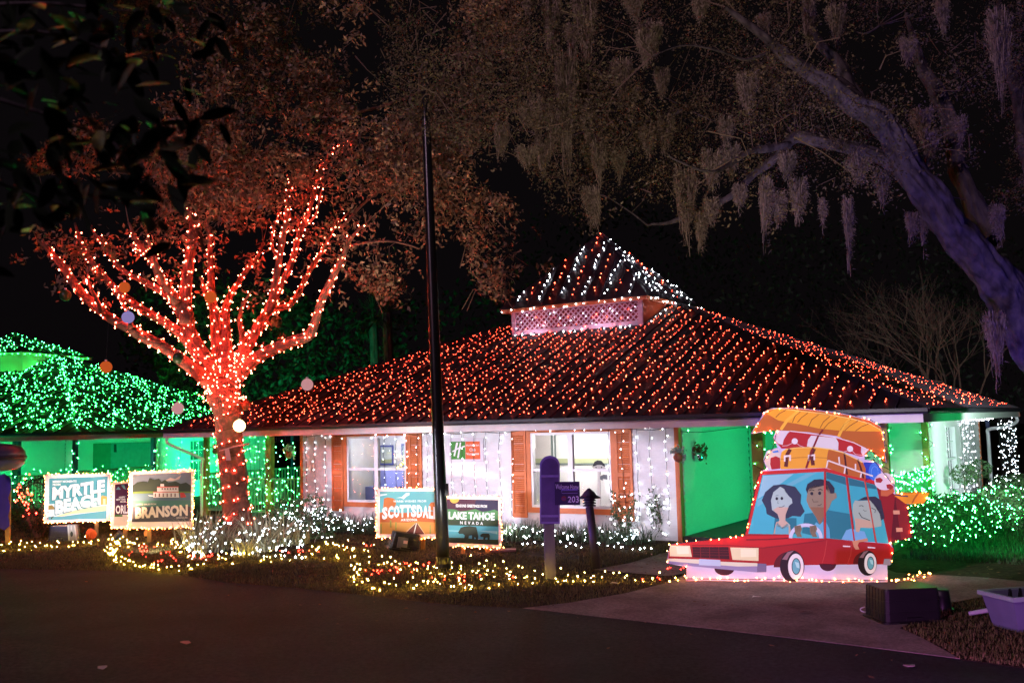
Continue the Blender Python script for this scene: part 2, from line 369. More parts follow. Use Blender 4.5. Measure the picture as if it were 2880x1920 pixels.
# ------------------------------------------------------------------ the two bungalows
SU,SV=10.299,7.875; OV=.778; ZE,ZR=2.375,2.613; ZTOP=5.89; PITCH=(ZTOP-ZR)/SV; RH=SU-SV
VW=-(SV-OV); UR=SU-OV; UJ,UL=5.362,-5.58; VB=-2.9
LU,LV=2.11,1.747; EU,EV=2.374,2.0; ZCE=5.995; ZCA=8.274
nrm_f=math.hypot(1,PITCH)
def roof_pt(face,s,d,h=0):
    """point on a roof face: s along the eave, d in from the eave (plan), h above the sheet"""
    z=ZR+d*PITCH+h/nrm_f; q=d-h*PITCH/nrm_f
    return {'front':(s,-SV+q,z),'right':(SU-q,s,z),'back':(s,SV-q,z),'left':(-SU+q,s,z)}[face]
def dmax(face,s): return max(0,min(SV,SU-abs(s))) if face in('front','back') else max(0,SV-abs(s))
def planks(Wf,root,ax,c,a0,a1,z0,z1,holes,sgn,m,n=15):
    """lap siding: each course a board of its own, cut at the openings; ax 'u' = wall along u at v=c"""
    st=(z1-z0)/n
    for i in range(n):
        b,t=z0+i*st,z0+(i+1)*st; segs=[(a0,a1)]
        for h0,h1,hz0,hz1 in holes:
            if hz0<(b+t)/2<hz1:
                segs=[q for (p0,p1) in segs for q in ((p0,min(p1,h0)),(max(p0,h1),p1)) if q[1]-q[0]>.02]
        for p0,p1 in segs:
            prof=[(0,b),(.034*sgn,b),(.032*sgn,b+.012),(.008*sgn,t+.006 if i<n-1 else t),(0,t+.006 if i<n-1 else t)]
            mb=MB(Wf)
            if ax=='u': mb.prism([(p0,c+x,z) for x,z in prof],(p1-p0,0,0))
            else: mb.prism([(c+x,p0,z) for x,z in prof],(0,p1-p0,0))
            mb.put('plank',m,root)
def window(Wf,root,ax,c,a0,a1,z0,z1,sgn,cols=2,rows=2,grid=0,m=None):
    m=m or M['white']
    def bx(mb,p0,p1,q0,q1,d0,d1):
        d0,d1=sorted((c+d0*sgn,c+d1*sgn))
        if ax=='u': mb.box(p0,p1,d0,d1,q0,q1)
        else: mb.box(d0,d1,p0,p1,q0,q1)
    fr=MB(Wf); t=.055
    bx(fr,a0,a0+t,z0,z1,-.08,.03); bx(fr,a1-t,a1,z0,z1,-.08,.03); bx(fr,a0+t,a1-t,z0,z0+t,-.08,.035); bx(fr,a0+t,a1-t,z1-t,z1,-.08,.03)
    f=fr.put('window',m,root)
    mu=MB(Wf); mid=(a0+a1)/2; zm=(z0+z1)/2
    if cols==2: bx(mu,mid-.06,mid+.06,z0+t,z1-t,-.07,.022)
    bx(mu,a0+t,a1-t,zm-.03,zm+.03,-.065,.014); mu.put('sash',m,f)
    if grid:
        g=MB(Wf)
        for k in range(1,grid): x=a0+(a1-a0)*k/grid; bx(g,x-.012,x+.012,z0+t,z1-t,-.045,-.025)
        for zz in (z0+(z1-z0)*.25,z0+(z1-z0)*.75): bx(g,a0+t,a1-t,zz-.012,zz+.012,-.046,-.026)
        g.put('muntin',m,f)
    xs=[(a0+t,mid-.06),(mid+.06,a1-t)] if cols==2 else [(a0+t,a1-t)]
    for x0,x1 in xs:
        for y0,y1 in ((z0+t,zm-.03),(zm+.03,z1-t)):
            p=MB(Wf); bx(p,x0,x1,y0,y1,-.054,-.05); p.put('pane',M['glass'],f)
    return f
def shutter(Wf,root,c,a0,a1,z0,z1,m):
    f=MB(Wf); y1=c-.028; y0=c-.062; t=.05; zm=(z0+z1)/2
    f.box(a0,a0+t,y0,y1,z0,z1); f.box(a1-t,a1,y0,y1,z0,z1)
    for a,b in ((z0,z0+.09),(zm-.04,zm+.04),(z1-.1,z1)): f.box(a0+t,a1-t,y0+.002,y1,a,b)
    s=f.put('shutter',m,root); l=MB(Wf)
    for a,b in ((z0+.09,zm-.04),(zm+.04,z1-.1)):
        k=int((b-a)/.045)
        for i in range(k):
            z=a+(b-a)*i/k; l.prism([(a0+t,y0+.008,z),(a0+t,y1,z+.03),(a0+t,y1,z+.045),(a0+t,y0+.008,z+.012)],(a1-a0-2*t,0,0))
    l.put('slats',m,s)['kind']='stuff'
def roof_panels(Wf,root,face,m):
    a=SU if face in('front','back') else SV; n=int(round(2*a/.45)); st=2*a/n
    for i in range(n):
        s0=-a+i*st; s1=s0+st; cut=sorted({s0,s1}|({x for x in (-RH,RH) if s0<x<s1} if face in('front','back') else ({0.0} if s0<0<s1 else set())))
        mb=MB(Wf); poly=[roof_pt(face,s0,-.03),roof_pt(face,s1,-.03)]+[roof_pt(face,s,dmax(face,s)) for s in cut[::-1]]
        if dmax(face,s0)<.01: poly=poly[:-1]
        if dmax(face,s1)<.01: poly=[poly[0],poly[1]]+poly[3:]
        up=Vector(roof_pt(face,0,1,.012))-Vector(roof_pt(face,0,1,0)); mb.prism(poly,tuple(up))
        d=dmax(face,s0)
        if d>.3:                                         # standing seam
            q=[roof_pt(face,s0-.014,-.03,.012),roof_pt(face,s0+.014,-.03,.012),roof_pt(face,s0+.010,-.03,.055),roof_pt(face,s0-.010,-.03,.055)]
            ext=Vector(roof_pt(face,s0,d-.03))-Vector(roof_pt(face,s0,-.03)); mb.prism(q,tuple(ext))
        mb.put('roof_panel',m,root)
ZCA_=ZCA
def cup_pt(face,s,d,h=0):
    """small roof on top: four triangular faces to the apex"""
    e,f_=(EU,EV) if face in('front','back') else (EV,EU)
    t=d; z=ZCE+(ZCA_-ZCE)*t+h*.8
    return {'front':(s*(1),-EV*(1-t)-h*.6,z),'right':(EU*(1-t)+h*.6,s,z),'back':(s,EV*(1-t)+h*.6,z),'left':(-EU*(1-t)-h*.6,s,z)}[face]
def build_house(Wf,label,main=True):
    mats=dict(plank=M['plank'],trim=M['orange'] if main else M['bluepost'],gut=M['gutter'] if main else M['bluepost'])
    root=thing('bungalow',label,'house',Wf(0,-SV,0))
    for f in ('front','right'): roof_panels(Wf,root,f,M['roof'])
    mb=MB(Wf); mb.prism([roof_pt('left',-SV,0),roof_pt('left',0,SV),roof_pt('left',SV,0)],(0,0,-.02)); mb.put('left_roof_slope',M['roof'],root)
    mb=MB(Wf); mb.prism([roof_pt('back',-SU,0),roof_pt('back',SU,0),roof_pt('back',RH,SV),roof_pt('back',-RH,SV)],(0,0,-.02)); mb.put('back_roof_slope',M['roof'],root)
    for a,b in (((SU,-SV,ZR),(RH,0,ZTOP)),((-SU,-SV,ZR),(-RH,0,ZTOP)),((SU,SV,ZR),(RH,0,ZTOP))):
        mb=MB(Wf); A,B=Vector(a),Vector(b); dr=(B-A).normalized(); sd=dr.cross(Vector((0,0,1))).normalized(); up=sd.cross(dr)
        mb.prism([tuple(A+sd*.11-up*.015),tuple(A+up*.045),tuple(A-sd*.11-up*.015)],tuple(B-A)); mb.put('hip_cap',M['ridge'],root)
    mb=MB(Wf); mb.prism([(-RH,-.12,ZTOP-.03),(-RH,0,ZTOP+.05),(-RH,.12,ZTOP-.03)],(2*RH,0,0)); mb.put('ridge_cap',M['ridge'],root)
    # eaves
    mb=MB(Wf); zz=ZE+.004
    mb.box(-SU+.02,SU-.02,-SV+.02,VB,zz,zz+.012); mb.box(UR-.02,SU-.02,VB,SV-.02,zz,zz+.012); mb.box(-SU+.02,-UR+.02,VB,SV-.02,zz,zz+.012); mb.put('soffit',M['soffit'],root)
    mb=MB(Wf); mb.box(-SU,SU,-SV,-SV+.025,ZE-.004,ZE+.155); mb.put('fascia',M['fascia'],root)
    mb=MB(Wf); mb.box(SU-.025,SU,-SV+.027,SV,ZE-.004,ZE+.155); mb.put('fascia',M['fascia'],root)
    mb=MB(Wf); mb.box(-SU,-SU+.025,-SV+.027,SV,ZE-.004,ZE+.155); mb.put('fascia',M['fascia'],root)
    g=lambda o:[(0,ZE+.150),(-.075*o,ZE+.150),(-.115*o,ZE+.19),(-.115*o,ZR+.012),(-.10*o,ZR+.012),(0,ZR-.01)]
    mb=MB(Wf); mb.prism([(-SU,-SV+x,z) for x,z in g(1)],(2*SU+.1,0,0)); mb.put('gutter',mats['gut'],root)
    mb=MB(Wf); mb.prism([(SU+.004-x,-SV+.003,z) for x,z in g(1)],(0,2*SV,0)); mb.put('gutter',M['gutter'],root)
    if main:
        dp=smooth_path([(SU-.05,SV-.5,ZE+.02),(SU-.05,SV-.5,ZE-.16),(SU-.35,SV-1.0,ZE-.30),(UR+.07,SV-1.6,ZE-.36),(UR+.07,SV-1.75,ZE-.6),(UR+.07,SV-1.75,.2)],4)
        MB(Wf).tube(dp,.05,6).put('downspout',M['white'],root)
        dp=smooth_path([(-SU+.06,-SV+.1,ZE),(-SU+.08,-SV+.14,ZE-.18),(-UR-.02,VW-.03,ZE-.62),(-UR-.02,VW-.03,ZE-.8),(-UR-.02,VW-.03,.1)],4)
        MB(Wf).tube(dp,.045,6).put('downspout',M['white'],root)
    # walls
    holes=[]
    if main:
        for a0,a1 in ((W1A,W1B),(W2A,W2B)): holes.append((a0-.11,a1+.11,WZ0-.12,ZE))
    planks(Wf,root,'u',VW,UL+.1,UJ-.1,.02,ZE,holes,-1,mats['plank'])
    for a0,a1 in ((UL,UL+.1),(UJ-.1,UJ)):
        MB(Wf).box(a0,a1,VW-.034,VW+.12,0,ZE).put('corner_board',mats['trim'],root)
    planks(Wf,root,'v',UJ,VW+.12,VB-.03,.02,ZE,[],1,mats['plank'])
    MB(Wf).box(UJ-.10,UJ-.002,VW+.122,VB,0,ZE).put('inner_wall',M['room'],root)
    MB(Wf).box(UL+.002,UL+.10,VW+.122,VB,0,ZE).put('inner_wall',M['plank'],root)
    planks(Wf,root,'u',VB,UJ+.03,UR-.11,.12,ZE,[],-1,mats['plank'])
    lw=[(-8.9,-7.9,.7,2.1),(-7.3,-6.3,.12,2.1)]
    planks(Wf,root,'u',VB,-UR,UL-.02,.12,ZE,lw,-1,mats['plank'])
    window(Wf,root,'u',VB,-8.9,-7.9,.7,2.1,-1,1,2,3)
    d=MB(Wf).box(-7.24,-6.36,VB-.05,VB,.14,2.06).put('door',M['dark'] if main else M['teal'],root); MB(Wf).lathe([(.0,0),(.03,.005),(.03,.05),(.01,.06)],(-6.45,VB-.09,1.0),8).put('handle',M['white'],d)
    rw=[(RW0,RW1,RZ0,RZ1)]
    planks(Wf,root,'v',UR,VB+.11,4.6,.02,ZE,rw,1,mats['plank'])
    MB(Wf).box(UR-.11,UR+.034,VB-.002,VB+.11,0,ZE).put('corner_board',mats['plank'],root)
    window(Wf,root,'v',UR,RW0,RW1,RZ0,RZ1,1,1,2,4)
    MB(Wf).box(UR-.5,UR-.3,RW0-.1,RW1+.1,RZ0-.1,RZ1+.1).put('blind',M['teal'],root)
    MB(Wf).box(UR-.08,UR+.036,4.6,4.72,0,ZE).put('corner_board',M['orange'],root)
    MB(Wf).box(UR-1.6,UR-1.5,4.6,SV-OV,0,ZE).put('back_wall',M['dark'],root)
    MB(Wf).box(UR-.09,UR+.01,SV-OV-.1,SV-OV,0,ZE).put('post',M['bluepost'],root)
    MB(Wf).box(-UR,UR,SV-OV-.1,SV-OV,0,ZE).put('back_wall',M['plank'],root) if False else None
    # porches: floor, posts, railing
    for (u0,u1,sg) in ((UJ,UR,1),(-UR,UL,-1)):
        MB(Wf).box(min(u0,u1)+.012,max(u0,u1),VW+.01,VB-.03,0,.12).put('porch_floor',M['porchfloor'],root)
        pu=UR if sg>0 else -UR
        pm=M['olive'] if main else M['bluepost']
        for (x,y) in ((pu-sg*.07,VW+.07),(pu-sg*.07,VB-.12)):
            MB(Wf).box(x-.065,x+.065,y-.065,y+.065,.12,ZE).put('post',pm,root)
        if sg>0: MB(Wf).box(6.90,7.14,VW+.02,VW+.17,.12,ZE).put('post',pm,root)
        else: MB(Wf).box(-6.96,-6.76,VW+.02,VW+.17,.12,ZE).put('post',pm,root)
        rl=MB(Wf); bl=MB(Wf)
        y0,y1=VW+.14,VB-.19; x=pu-sg*.07
        rl.box(x-.045,x+.045,y0,y1,1.28,1.34); rl.box(x-.02,x+.02,y0,y1,.26,.32)
        nb=int((y1-y0)/.125)
        for i in range(nb): yy=y0+(i+.5)*(y1-y0)/nb; bl.box(x-.017,x+.017,yy-.017,yy+.017,.32,1.28)
        if sg<0 or not main:
            a,b=(-UR,UL-.02) if sg<0 else (UJ+.8,UR-.14)
            rl.box(a+.14 if sg<0 else a,b,VW+.045,VW+.125,1.16,1.22); rl.box(a+.14 if sg<0 else a,b,VW+.065,VW+.105,.26,.32)
            nb=int((b-a)/.125)
            for i in range(1,nb): xx=a+(i+.5)*(b-a)/nb; bl.box(xx-.017,xx+.017,VW+.068,VW+.102,.32,1.16)
        r_=rl.put('railing',M['rail'],root); bl.put('balusters',M['rail'],r_)['kind']='stuff'
    if not main:
        MB(Wf).box(6.7,7.5,VB-.05,VB,.12,2.2).put('door',mat('dark_green_door',(.03,.20,.14),.5),root); MB(Wf).box(7.5,9.35,VB-.045,VB,.12,2.2).put('shutter_panel',M['teal'],root)
        for z in (1.85,.95): MB(Wf).box(7.66,7.76,VB-.07,VB-.045,z,z+.3).put('hinge',M['dark'],root)
    # windows, shutters, lit rooms of the street front
    if main:
        for k,(a0,a1) in enumerate(((W1A,W1B),(W2A,W2B))):
            window(Wf,root,'u',VW,a0,a1,WZ0,WZ1,-1)
            t=MB(Wf); t.box(a0-.11,a0,VW-.045,VW+.1,WZ0-.12,ZE); t.box(a1,a1+.11,VW-.045,VW+.1,WZ0-.12,ZE); t.box(a0,a1,VW-.042,VW+.1,WZ0-.12,WZ0); t.box(a0,a1,VW-.042,VW+.1,WZ1,ZE)
            t.put('window_trim',M['orange'],root)
            shutter(Wf,root,VW,a0-.51,a0-.115,WZ0-.24,ZE-.01,M['orange']); shutter(Wf,root,VW,a1+.115,a1+.51,WZ0-.24,ZE-.01,M['orange'])
            x0,x1=max(a0-2.3,-4.75),a1+.9; y0,y1=VW+.11,VW+2.1
            rm=MB(Wf); rm.box(x0,x1,y1,y1+.05,.1,2.45); rm.box(x0-.05,x0,y0,y1,.1,2.45); rm.box(x1,x1+.05,y0,y1,.1,2.45); rm.box(x0,x1,y0,y1,2.40,2.45); rm.box(x0,x1,y0,y1,.05,.1)
            rm.box(x0,a0-.11,VW+.102,VW+.11,.1,2.4); rm.box(a1+.11,x1,VW+.102,VW+.11,.1,2.4); rm.box(a0-.11,a1+.11,VW+.102,VW+.11,.1,WZ0-.12)
            rm.put('room_shell',M['room'],root)
            c=Wf(a0+.35,VW+1.0,2.12); l=bpy.data.lights.new('room_lamp','POINT'); l.energy=60 if k==0 else 135; l.color=(.80,.83,1) if k==0 else (1,.97,.93); l.shadow_soft_size=.14
            o=bpy.data.objects.new('room_lamp',l); COL.objects.link(o); o.location=c
    # small roof with lattice on the ridge
    cup=MB(Wf)
    zb=ZR+(SV-LV)*PITCH
    for sgn in (1,-1):
        cup.prism([(sgn*LU-.03,-LV,zb),(sgn*LU-.03,LV,zb),(sgn*LU-.03,LV,ZCE-.05),(sgn*LU-.03,-LV,ZCE-.05)],(.06,0,0))
    cup.box(-LU+.03,LU-.03,-LV+.06,-LV+.1,zb-.1,ZCE-.05); cup.box(-LU+.03,LU-.03,LV-.1,LV-.06,zb-.1,ZCE-.05)
    body=cup.put('cupola_body',M['louvre'] if main else M['room'],root)
    if main:
        fr=MB(Wf); t=.10
        fr.box(-LU-.034,-LU+t,-LV-.05,-LV+.0,zb-.02,ZCE-.1); fr.box(LU-t,LU+.034,-LV-.05,-LV+.0,zb-.02,ZCE-.1)
        fr.box(-LU+t,LU-t,-LV-.048,-LV,zb-.0,zb+.13); fr.box(-LU+t,LU-t,-LV-.048,-LV,ZCE-.18,ZCE-.1); fr.put('cupola_trim',M['lattice'],body)
        MB(Wf).box(-LU-.06,LU+.06,-LV-.07,-LV-.002,zb-.09,zb-.022).put('flashing',M['gutter'],body)
        # lattice: crossed laths
        x0,x1,z0,z1=-LU+t,LU-t,zb+.13,ZCE-.18; hgt=z1-z0; st=.165
        for dr,yy in ((1,-LV-.030),(-1,-LV-.018)):
            k=int((x1-x0+hgt)/st)
            for i in range(1,k+1):
                b=x0-hgt+i*st if dr>0 else x0+i*st
                p=[]
                for z in (z0,z1):
                    x=b+(z-z0) if dr>0 else b-(z-z0)
                    p.append((x,z))
                (xa,za),(xb,zb_)=p
                def clip(xa,za,xb,zb_):
                    if xa<x0: za+= (x0-xa)*(zb_-za)/(xb-xa); xa=x0
                    if xb<x0: zb_+=(x0-xb)*(za-zb_)/(xa-xb); xb=x0
                    if xa>x1: za+=(x1-xa)*(zb_-za)/(xb-xa); xa=x1
                    if xb>x1: zb_+=(x1-xb)*(za-zb_)/(xa-xb); xb=x1
                    return xa,za,xb,zb_
                if max(xa,xb)<=x0+.02 or min(xa,xb)>=x1-.02: continue
                xa,za,xb,zb_=clip(xa,za,xb,zb_)
                if abs(zb_-za)<.04: continue
                wd=.024
                MB(Wf).prism([(xa-wd,yy,za),(xa+wd,yy,za),(xb+wd,yy,zb_),(xb-wd,yy,zb_)],(0,.010,0)).put('lath',M['lattice'],body)
        sd=MB(Wf); sd.prism([(LU+.034,-LV,zb-.02),(LU+.034,-LV+.13,zb+.04),(LU+.034,-.05,ZTOP-.02),(LU+.034,-.05,ZTOP-.1)],(.02,0,0)); sd.put('cupola_trim',M['lattice'],body)
        MB(Wf).prism([(LU+.032,-LV,zb+.03),(LU+.032,-.2,ZTOP-.05),(LU+.032,-.2,ZCE-.05),(LU+.032,-LV,ZCE-.05)],(.004,0,0)).put('cupola_side_board',M['rust'],body)
    MB(Wf).box(-EU,EU,-EV,EV,ZCE-.055,ZCE-.035).put('cupola_soffit',M['rust'] if main else M['soffit'],body)
    ef=MB(Wf); ef.box(-EU,EU,-EV,-EV+.02,ZCE-.17,ZCE-.057); ef.box(EU-.02,EU,-EV+.022,EV,ZCE-.17,ZCE-.057); ef.box(-EU,-EU+.02,-EV+.022,EV,ZCE-.17,ZCE-.057); ef.put('cupola_fascia',M['rust'] if main else M['soffit'],body)
    for face in ('front','right','left','back'):
        e=EU if face in('front','back') else EV; n=10 if face in('front','back') else 8
        cr=MB(Wf); P=[cup_pt(face,-e-.05,-.02),cup_pt(face,e+.05,-.02),cup_pt(face,0,1)]; cr.prism(P,(0,0,-.03)); pn=cr.put('cupola_roof_panel',M['roof'],body)
        if face in ('front','right'):
            sm=MB(Wf)
            for i in range(1,n):
                s=-e+2*e*i/n; t=1-abs(s)/e
                if t<.08: continue
                a=Vector(cup_pt(face,s,0)); b=Vector(cup_pt(face,s,t-.02))
                sx=Vector((.012,0,0)) if face=='front' else Vector((0,.012,0))
                sm.prism([tuple(a-sx),tuple(a+sx),tuple(a+sx+Vector((0,0,.05))),tuple(a-sx+Vector((0,0,.05)))],tuple(b-a))
            sm.put('seam',M['gutter'],body)
    return root
W1A,z1=onV(977,1226.5,VW); W1B=onV(1143,1222.7,VW)[0]; W2A=onV(1493,1219,VW)[0]; W2B=onV(1718,1213,VW)[0]; WZ1=2.309; WZ0=.632
RW0,RW1,RZ0,RZ1=-.95,.42,.60,2.24
ZCA_=ZCA
main=build_house(W,'white bungalow with orange shutters under a dark metal roof strung with red lights')
YG=.298; c_,s_=math.cos(YG),math.sin(YG)
GX,GY=-14.03-SU*c_+SV*s_, 31.5+SU*s_+SV*c_
WG=frame(GX,GY,YG)
ZCA_=ZCE+1.0
green=build_house(WG,'bungalow far left glowing green under a roof covered in green lights',False); ZCA_=ZCA
# green lamps at the porches, then added fills for shrubs, lattice and lawn
def gl(name,W_,u,v,z,tu,tv,tz,p,col,deg=140): return spot(name,W_(u,v,z),W_(tu,tv,tz),p,col,deg,.6,.12)
gl('green_porch_lamp',W,UR-.6,VW+.5,.35,UJ,VB-1.5,1.3,185,(.0,1,.34)); gl('green_porch_lamp',W,UR-1.6,VW+1.5,.3,UR-2.2,VB,1.4,60,(.0,1,.34))
gl('green_porch_lamp',W,-7.2,VW+.7,.3,-7.6,VB,1.3,150,(.0,1,.28)); gl('green_porch_lamp',W,-8.8,VW+1.2,.3,-8.6,VB,1.3,60,(.0,1,.28))
gl('green_porch_lamp',WG,UR-1.0,VW+.6,.3,UJ+.6,VB,1.5,330,(.0,1,.28)); gl('green_porch_lamp',WG,1,VW-1.6,.3,1,VW,1.7,640,(.0,1,.17),150); gl('green_porch_lamp',WG,UJ-.5,VW-1.4,.3,UJ-.6,VW,1.7,220,(.0,1,.18),150)
gl('green_lamp',WG,UR+2.6,-1,.3,UR,1,1.4,520,(.0,1,.26),140)
gl('green_shrub_fill',W,UR+3.4,-7.4,.9,UR+.9,-3.6,.2,230,(.0,1,.26),130); gl('green_shrub_fill',W,UR+4.2,-2.6,.9,UR+1.1,-1.4,.15,200,(.0,1,.26),130)  # unseen lamps added to light the shrubs green
gl('lattice_fill',W,-1.3,-LV-.55,5.06,-1.1,-LV,5.5,15,(1,.62,.74),165); gl('lattice_fill',W,.9,-LV-.55,5.06,.9,-LV,5.5,15,(1,.62,.74),165); gl('lattice_fill',W,LU+.5,-.9,5.75,LU,-.8,5.75,3,(1,.55,.4),165)  # lamps added on the roof to brighten the lattice
gl('green_lawn_fill',W,UR+5.2,-6.8,1.6,UR+3.2,-4.4,0,300,(.0,1,.22),120)  # unseen lamp added to turn the side grass green
# ------------------------------------------------------------------ strings of lights on the houses
def roof_strings(Wf,face,s_list,step,js,m,r,label,group,lo=.12,wig=0):
    for s in s_list:
        d1=dmax(face,s)-.12
        if face=='front' and abs(s)<LU+.1: d1=min(d1,SV-LV-.12)
        if face=='right' and abs(s)<.5: d1-=.2
        if d1<.5: continue
        n=max(3,int(d1/.45)); D=np.linspace(lo,d1,n); off=rng.normal(0,1,n)*js+ (wig*np.sin(np.arange(n)*2.2+s) if wig else 0)
        lim=SU if face=='front' else SV
        path=np.array([Wf(*roof_pt(face,float(np.clip(s+o,-lim+d+.05,lim-d-.05)) if face=='right' or abs(s)>RH else s+o,d,.035)) for o,d in zip(off,D)])
        P=along(path,step,.018 if face=='x' or m is not M['b_green'] else .07,rng.uniform(.2,.9))
        string(path,P,r,m,label,group,cord=.004)
g1='strings of red lights down the front roof slope'
ss=np.arange(-SU+.5,SU-.4,.29)
roof_strings(W,'front',[s for s in ss if s<-3.4],.20,.095,M['b_red'],.0128,'string of red lights lying crooked down the left of the front roof slope',g1+', left part')
for zone,lo_,hi_ in (('below the lilac lattice',-3.4,2.3),('right of the lilac lattice',2.3,99)): roof_strings(W,'front',[s for s in ss if lo_<=s<hi_],.19,.024,M['b_red'],.0128,'string of red lights running straight down the front roof ribs, '+zone,g1+', '+zone)
roof_strings(W,'right',np.arange(-SV+.5,SV-.4,.40),.17,.075,M['b_red'],.0128,'string of red lights down the right hand slope of the dark metal roof','strings of red lights down the right roof slope')
roof_strings(WG,'front',np.arange(-2.0,SU-.4,.42),.125,.15,M['b_green'],.021,'string of green lights zigzagging down the front of the far left roof','strings of green lights on the far left roof front',wig=.05)
roof_strings(WG,'right',np.arange(-SV+.5,SV-.4,.42),.135,.15,M['b_green'],.021,'string of green lights zigzagging down the right slope of the far left roof','strings of green lights on the far left roof side',wig=.05)
def cup_strings(Wf,ma,mb_,labs,r,ra):
    k=0
    for face in ('front','right'):
        e=EU if face=='front' else EV; n=13 if face=='front' else 9
        for i in range(n):
            s=-e+(i+.5)*2*e/n; t1=1-abs(s)/e-.04
            if t1<.1: continue
            path=np.array([Wf(*cup_pt(face,s+.02*math.sin(t*40),t,.04)) for t in np.linspace(.02,t1,8)])
            white=(k%2==0) or (face=='right' and k%3>0); k+=1
            string(path,along(path,.19 if white else .27,.028),r if white else ra,ma if white else mb_,labs[0] if white else labs[1],labs[2] if white else labs[3],cord=.004)
    path=np.array([Wf(x,-EV-.05,ZCE-.12+.03*math.sin(9*x)) for x in np.linspace(-EU,EU,20)]); string(path,along(path,.28,.02),r,ma,labs[4],cord=.004)
    path=np.array([Wf(EU+.05,y,ZCE-.12) for y in np.linspace(-EV,EV,12)]); string(path,along(path,.28,.02),r,ma,labs[5],cord=.004)
    z0=ZR+(SV-LV)*PITCH
    path=np.array([Wf(x,-LV-.16,z0-.04+.02*math.sin(8*x)) for x in np.linspace(-LU-.1,LU+.1,20)]+[Wf(LU+.16,y,z0+(y+LV)*PITCH+.03) for y in np.linspace(-LV,-.2,9)])
    string(path,along(path,.2,.025),r,ma,labs[6],cord=.004)
cup_strings(W,M['b_white'],M['b_red'],['string of white lights on a rib of the little lattice roof','string of red lights on a rib of the little lattice roof','white strings on the little roof','red strings on the little roof',
  'string of white lights along the front eave above the lilac lattice','string of white lights along the right eave of the little lattice roof','string of white lights at the foot of the lilac lattice'],.022,.019)
ZCA_=ZCE+1.0
cup_strings(WG,M['b_green'],M['b_wgreen'],['string of green lights down the little green roof at the picture edge','string of pale green lights down the little green roof at the picture edge','green strings on the far little roof','pale green strings on the far little roof',
  'string of green lights along the front eave of the little green roof','string of green lights along the right eave of the little green roof','string of green lights at the foot of the little green roof'],.024,.024)
ZCA_=ZCA
hp=np.array([WG(*q) for q in ((SU-d+.02,-SV+d-.02,ZR+d*PITCH+.07) for d in np.linspace(.15,SV-.4,24))]); string(hp,along(hp,.085,.09),.021,M['b_green'],'string of green lights bunched along the hip of the far left roof',cord=.004)
# scattered bulbs in front of the lattice
path=np.array([W(x,-LV-.075,5.52+.22*math.sin(x*7)) for x in np.linspace(-LU+.05,LU-.05,26)]); string(path,along(path,.24,.03),.016,M['b_wall'],'thin string of white lights looped across the lilac lattice',cord=.004)
path=np.array([W(x,-LV-.08,5.42-.2*math.sin(x*6)) for x in np.linspace(-LU+.1,LU-.1,26)]); string(path,along(path,.34,.03),.015,M['b_red'],'thin string of red lights looped across the lilac lattice',cord=.004)
# wall strings
xs=[868,892,922,1088,1120,1152,1180,1207,1275,1305,1340,1373,1412,1444,1718,1757,1798,1836,1880]
for x in xs:
    u=onV(x,1300,VW)[0]; sway=rng.uniform(-.03,.03)
    u=u
    path=np.array([W(u+sway*math.sin(3*(2.36-z))+.012*math.sin(9*z),VW-.085,z) for z in np.linspace(2.35,.25+rng.uniform(0,.2),12)])
    string(path,along(path,.20,.02,rng.uniform(.1,.9)),.016 if rng.random()<.7 else .020,M['b_wall'],'string of white lights hanging down the white siding from the eave','white light strings hanging on the front wall',cord=.0065)
path=np.array([W(u,VW-.10,2.345+.025*math.sin(u*5)) for u in np.linspace(-5.4,5.2,60)]); string(path,along(path,.42,.03),.018,M['b_wall'],'string of white lights sagging along the top of the white front wall',cord=.006)
path=np.array([W(u,VW+.02,2.30+.04*math.sin(u*3)) for u in np.linspace(5.4,9.5,24)]); string(path,along(path,.8,.05),.018,M['b_wgreen'],'string of green white lights along the beam of the green porch',cord=.007)
for k,v in enumerate(np.linspace(.9,7.7,19)):
    uu=UR+.09 if v<3.4 else SU-.12
    path=np.array([W(uu+.012*math.sin(8*z),v+.03*math.sin(6*z+k),z) for z in np.linspace(2.34,.5,10)])
    string(path,along(path,.19,.03,rng.uniform(.1,.9)),.0165,M['b_wall'],'string of white lights in the curtain on the right side wall','white light curtain on the side wall',cord=.005)
path=np.array([W(UR+.12,v,2.33) for v in np.linspace(.9,6.9,20)]); string(path,along(path,.12,.02),.019,M['b_wall'],'string of white lights along the eave over the side wall',cord=.005)
for k,u in enumerate(np.linspace(-9.3,-5.75,11)):
    path=np.array([W(u+.03*math.sin(5*z),VW-.03,z) for z in np.linspace(2.33,.3,10)])
    string(path,along(path,.17,.045,rng.uniform(.1,.9)),.017,M['b_wgreen'],'string of green white lights in the curtain over the left porch','green white light curtain on the left porch',cord=.005)
for k,z in enumerate((1.15,.85,.55)):
    path=np.array([W(u,VW+.02,z+.09*math.sin(u*6+k)) for u in np.linspace(-9.3,-5.7,30)]); string(path,along(path,.15,.03),.016,M['b_wgreen'],'row of green white lights woven through the left porch railing','light rows on the left porch railing',cord=.005)
for k,z in enumerate((1.34,1.2,1.0)):
    path=np.array([W(UR+.05,v,z-.04*k+.06*math.sin(v*6+k)) for v in np.linspace(VW+.2,VB-.1,22)]); string(path,along(path,.10,.03),.018,M['b_wgreen'],'row of green white lights along the right porch railing','light rows on the right porch railing',cord=.005)
for (u,v,lab) in ((7.02,VW+.09,'lights wound round the olive post beside the packed car board'),(UR-.07,VW+.06,'lights wound round the corner post of the green porch'),(UR-.05,VB-.12,'lights wound down the rear post of the green porch')):
    path=np.array([W(u+.13*math.cos(a),v+.13*math.sin(a),2.3-.068*a) for a in np.arange(0,31,.6)]); string(path,along(path,.2,.02),.019,M['b_wgreen'],lab,cord=.006)
